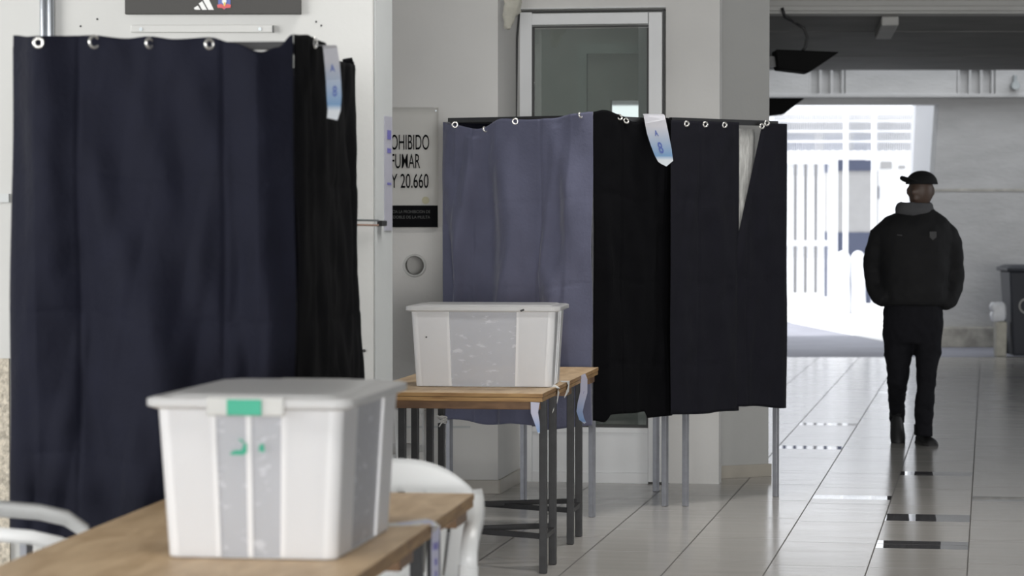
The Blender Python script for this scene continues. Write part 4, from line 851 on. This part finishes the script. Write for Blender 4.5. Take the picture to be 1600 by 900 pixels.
# jacket
mb = MB()
mb.loft([ell(1427, 478, 46, .155), ell(1427, 470, 50, .17), ell(1427, 450, 52, .18), ell(1428, 420, 54, .18), ell(1428, 390, 56, .175), ell(1429, 365, 58, .16), ell(1430, 350, 54, .14), ell(1432, 338, 42, .11), ell(1435, 329, 27, .085), ell(1436, 323, 21, .075)])
mb.tube([q(1410, 348), q(1391, 354), q(1377, 368, .01), q(1368, 395, .03), q(1364, 425, .06), q(1367, 448, .03), q(1374, 464, -.03), q(1384, 472, -.08)], [.055, .072, .078, .072, .066, .064, .058, .045], 16)
mb.tube([q(1450, 347), q(1466, 352), q(1480, 366, .01), q(1488, 395, .03), q(1491, 425, .06), q(1490, 450, .03), q(1483, 468, -.02), q(1471, 476, -.06)], [.055, .072, .078, .074, .068, .064, .058, .045], 16)
jk = obj('jacket', mb, M_jack, pr); remesh(jk, .013, 5, .022, .10)
mb = MB(); a = q(1458, 368, -.175); mb.prism([a + Vector((-.022, 0, .025)), a + Vector((.022, 0, .025)), a + Vector((.022, 0, -.01)), a + Vector((0, 0, -.03)), a + Vector((-.022, 0, -.01))], (0, .012, 0)); obj('chest_badge', mb, M_patch, jk)
mb = MB(); a = q(1402, 367, -.172); mb.bar(a, a + Vector((.03, 0, -.003)), .012, .006); obj('chest_logo', mb, M_patch, jk)
# hood collar
mb = MB(); mb.loft([ell(1430, 337, 30, .10, .0), ell(1429, 328, 30, .11, .0), ell(1429, 318, 27.5, .105, .01), ell(1430, 315, 23, .09, .01), ell(1432, 322, 18, .07, 0)]); mb.sphere(q(1410, 324, .02), .045, 8, (1.1, 1.2, .8)); hd = obj('hood', mb, M_hood, pr, smooth=True); remesh(hd, .01, 3, .01, .05)
# trousers
mb = MB()
mb.loft([ell(1427, 536, 42, .12), ell(1427, 515, 46.5, .145), ell(1427, 490, 46.5, .15), ell(1427, 468, 44, .13)])
def leg(rows):
    mb.loft([ell(x, y, hw, hw*YM/F*1.12, dy, sq=2) for x, y, hw, dy in rows])
leg([(1405, 500, 25, .0), (1403, 530, 24, .01), (1403, 560, 20.5, .03), (1404, 585, 17.5, .05), (1402.5, 600, 16, .07), (1401, 620, 13.5, .18), (1401, 636, 12.5, .27), (1401.5, 650, 12.5, .34), (1402, 662, 11.5, .38)])
leg([(1449, 500, 25, .0), (1450, 530, 22.5, -.01), (1449.5, 560, 19, -.02), (1448, 585, 15.5, -.03), (1447.5, 600, 14.5, -.02), (1445, 625, 15, 0), (1443, 645, 15, .02), (1443.5, 660, 14, .04), (1444, 671, 13, .045), (1444, 681, 13, .05)])
tr = obj('trousers', mb, M_jean, pr); remesh(tr, .012, 3, .022, .06)
# cap
mb = MB(); ct = q(1440, 288)
rings = []
for k in range(9):
    t = k/8; rr = math.cos(t*math.pi/2*.97); rings.append([ct + Vector((.104*rr*math.cos(2*math.pi*j/24), .118*rr*math.sin(2*math.pi*j/24), .088*math.sin(t*math.pi/2) - .0)) for j in range(24)])
mb.loft(rings); cp = obj('cap', mb, M_jack, pr, smooth=True)
mb = MB(); vs = []
import itertools
fdir = Vector((-.84, -.54, 0)).normalized(); rd_ = Vector((-fdir.y, fdir.x, 0)); base = ct + Vector((0, 0, .014))
top = []; 
for j in range(13):
    a = math.radians(-75 + 150*j/12); top.append(base + fdir*(.165*math.cos(a)**.6) + rd_*(.078*math.sin(a)) + Vector((0, 0, .035*math.cos(a) - .012*abs(math.sin(a)))))
mb.prism([base + rd_*-.08] + top + [base + rd_*.08], (0, 0, .006)); obj('cap_peak', mb, M_jack, cp)
# shoes
def shoe(ax, ay, toe, name='shoe', pitch=0, dy=0):
    c = q(ax, ay, dy); R_ = Matrix.Translation(c) @ Matrix.Rotation(math.radians(toe), 4, 'Z') @ Matrix.Rotation(math.radians(pitch), 4, 'X')
    prof = [(.085, .030, .055), (.07, .036, .075), (.02, .038, .085), (-.05, .043, .062), (-.12, .047, .048), (-.17, .043, .038), (-.195, .025, .024)]
    mb = MB(); rg = []
    for (y, w, h) in prof:
        rg.append([R_ @ Vector((w*math.cos(t), y, .014 + max(0, math.sin(t))*h + min(0, math.sin(t))*.004)) for t in [2*math.pi*k/16 for k in range(16)]])
    mb.loft(rg); s_ = obj(name, mb, M_shoe, pr, smooth=True)
    mb = MB(); rg = [[R_ @ Vector((w*1.06*sx, y, z)) for sx, z in ((-1, 0), (1, 0), (1, .02), (-1, .02))] for (y, w, h) in prof]; mb.loft(rg); obj('sole', mb, M_sole, s_, bevel=.004)
    mb = MB(); mb.tube([R_ @ Vector((0, .035, .06)), R_ @ Vector((0, .045, .13))], [.05, .05], 14); obj('ankle_collar', mb, M_shoe, s_)
g_ = gnd(1443, 694)
shoe(1443, 694.5, 9, pitch=0, dy=g_.y - YM + .02)
shoe(1401, 660, -3, pitch=52, dy=.36)
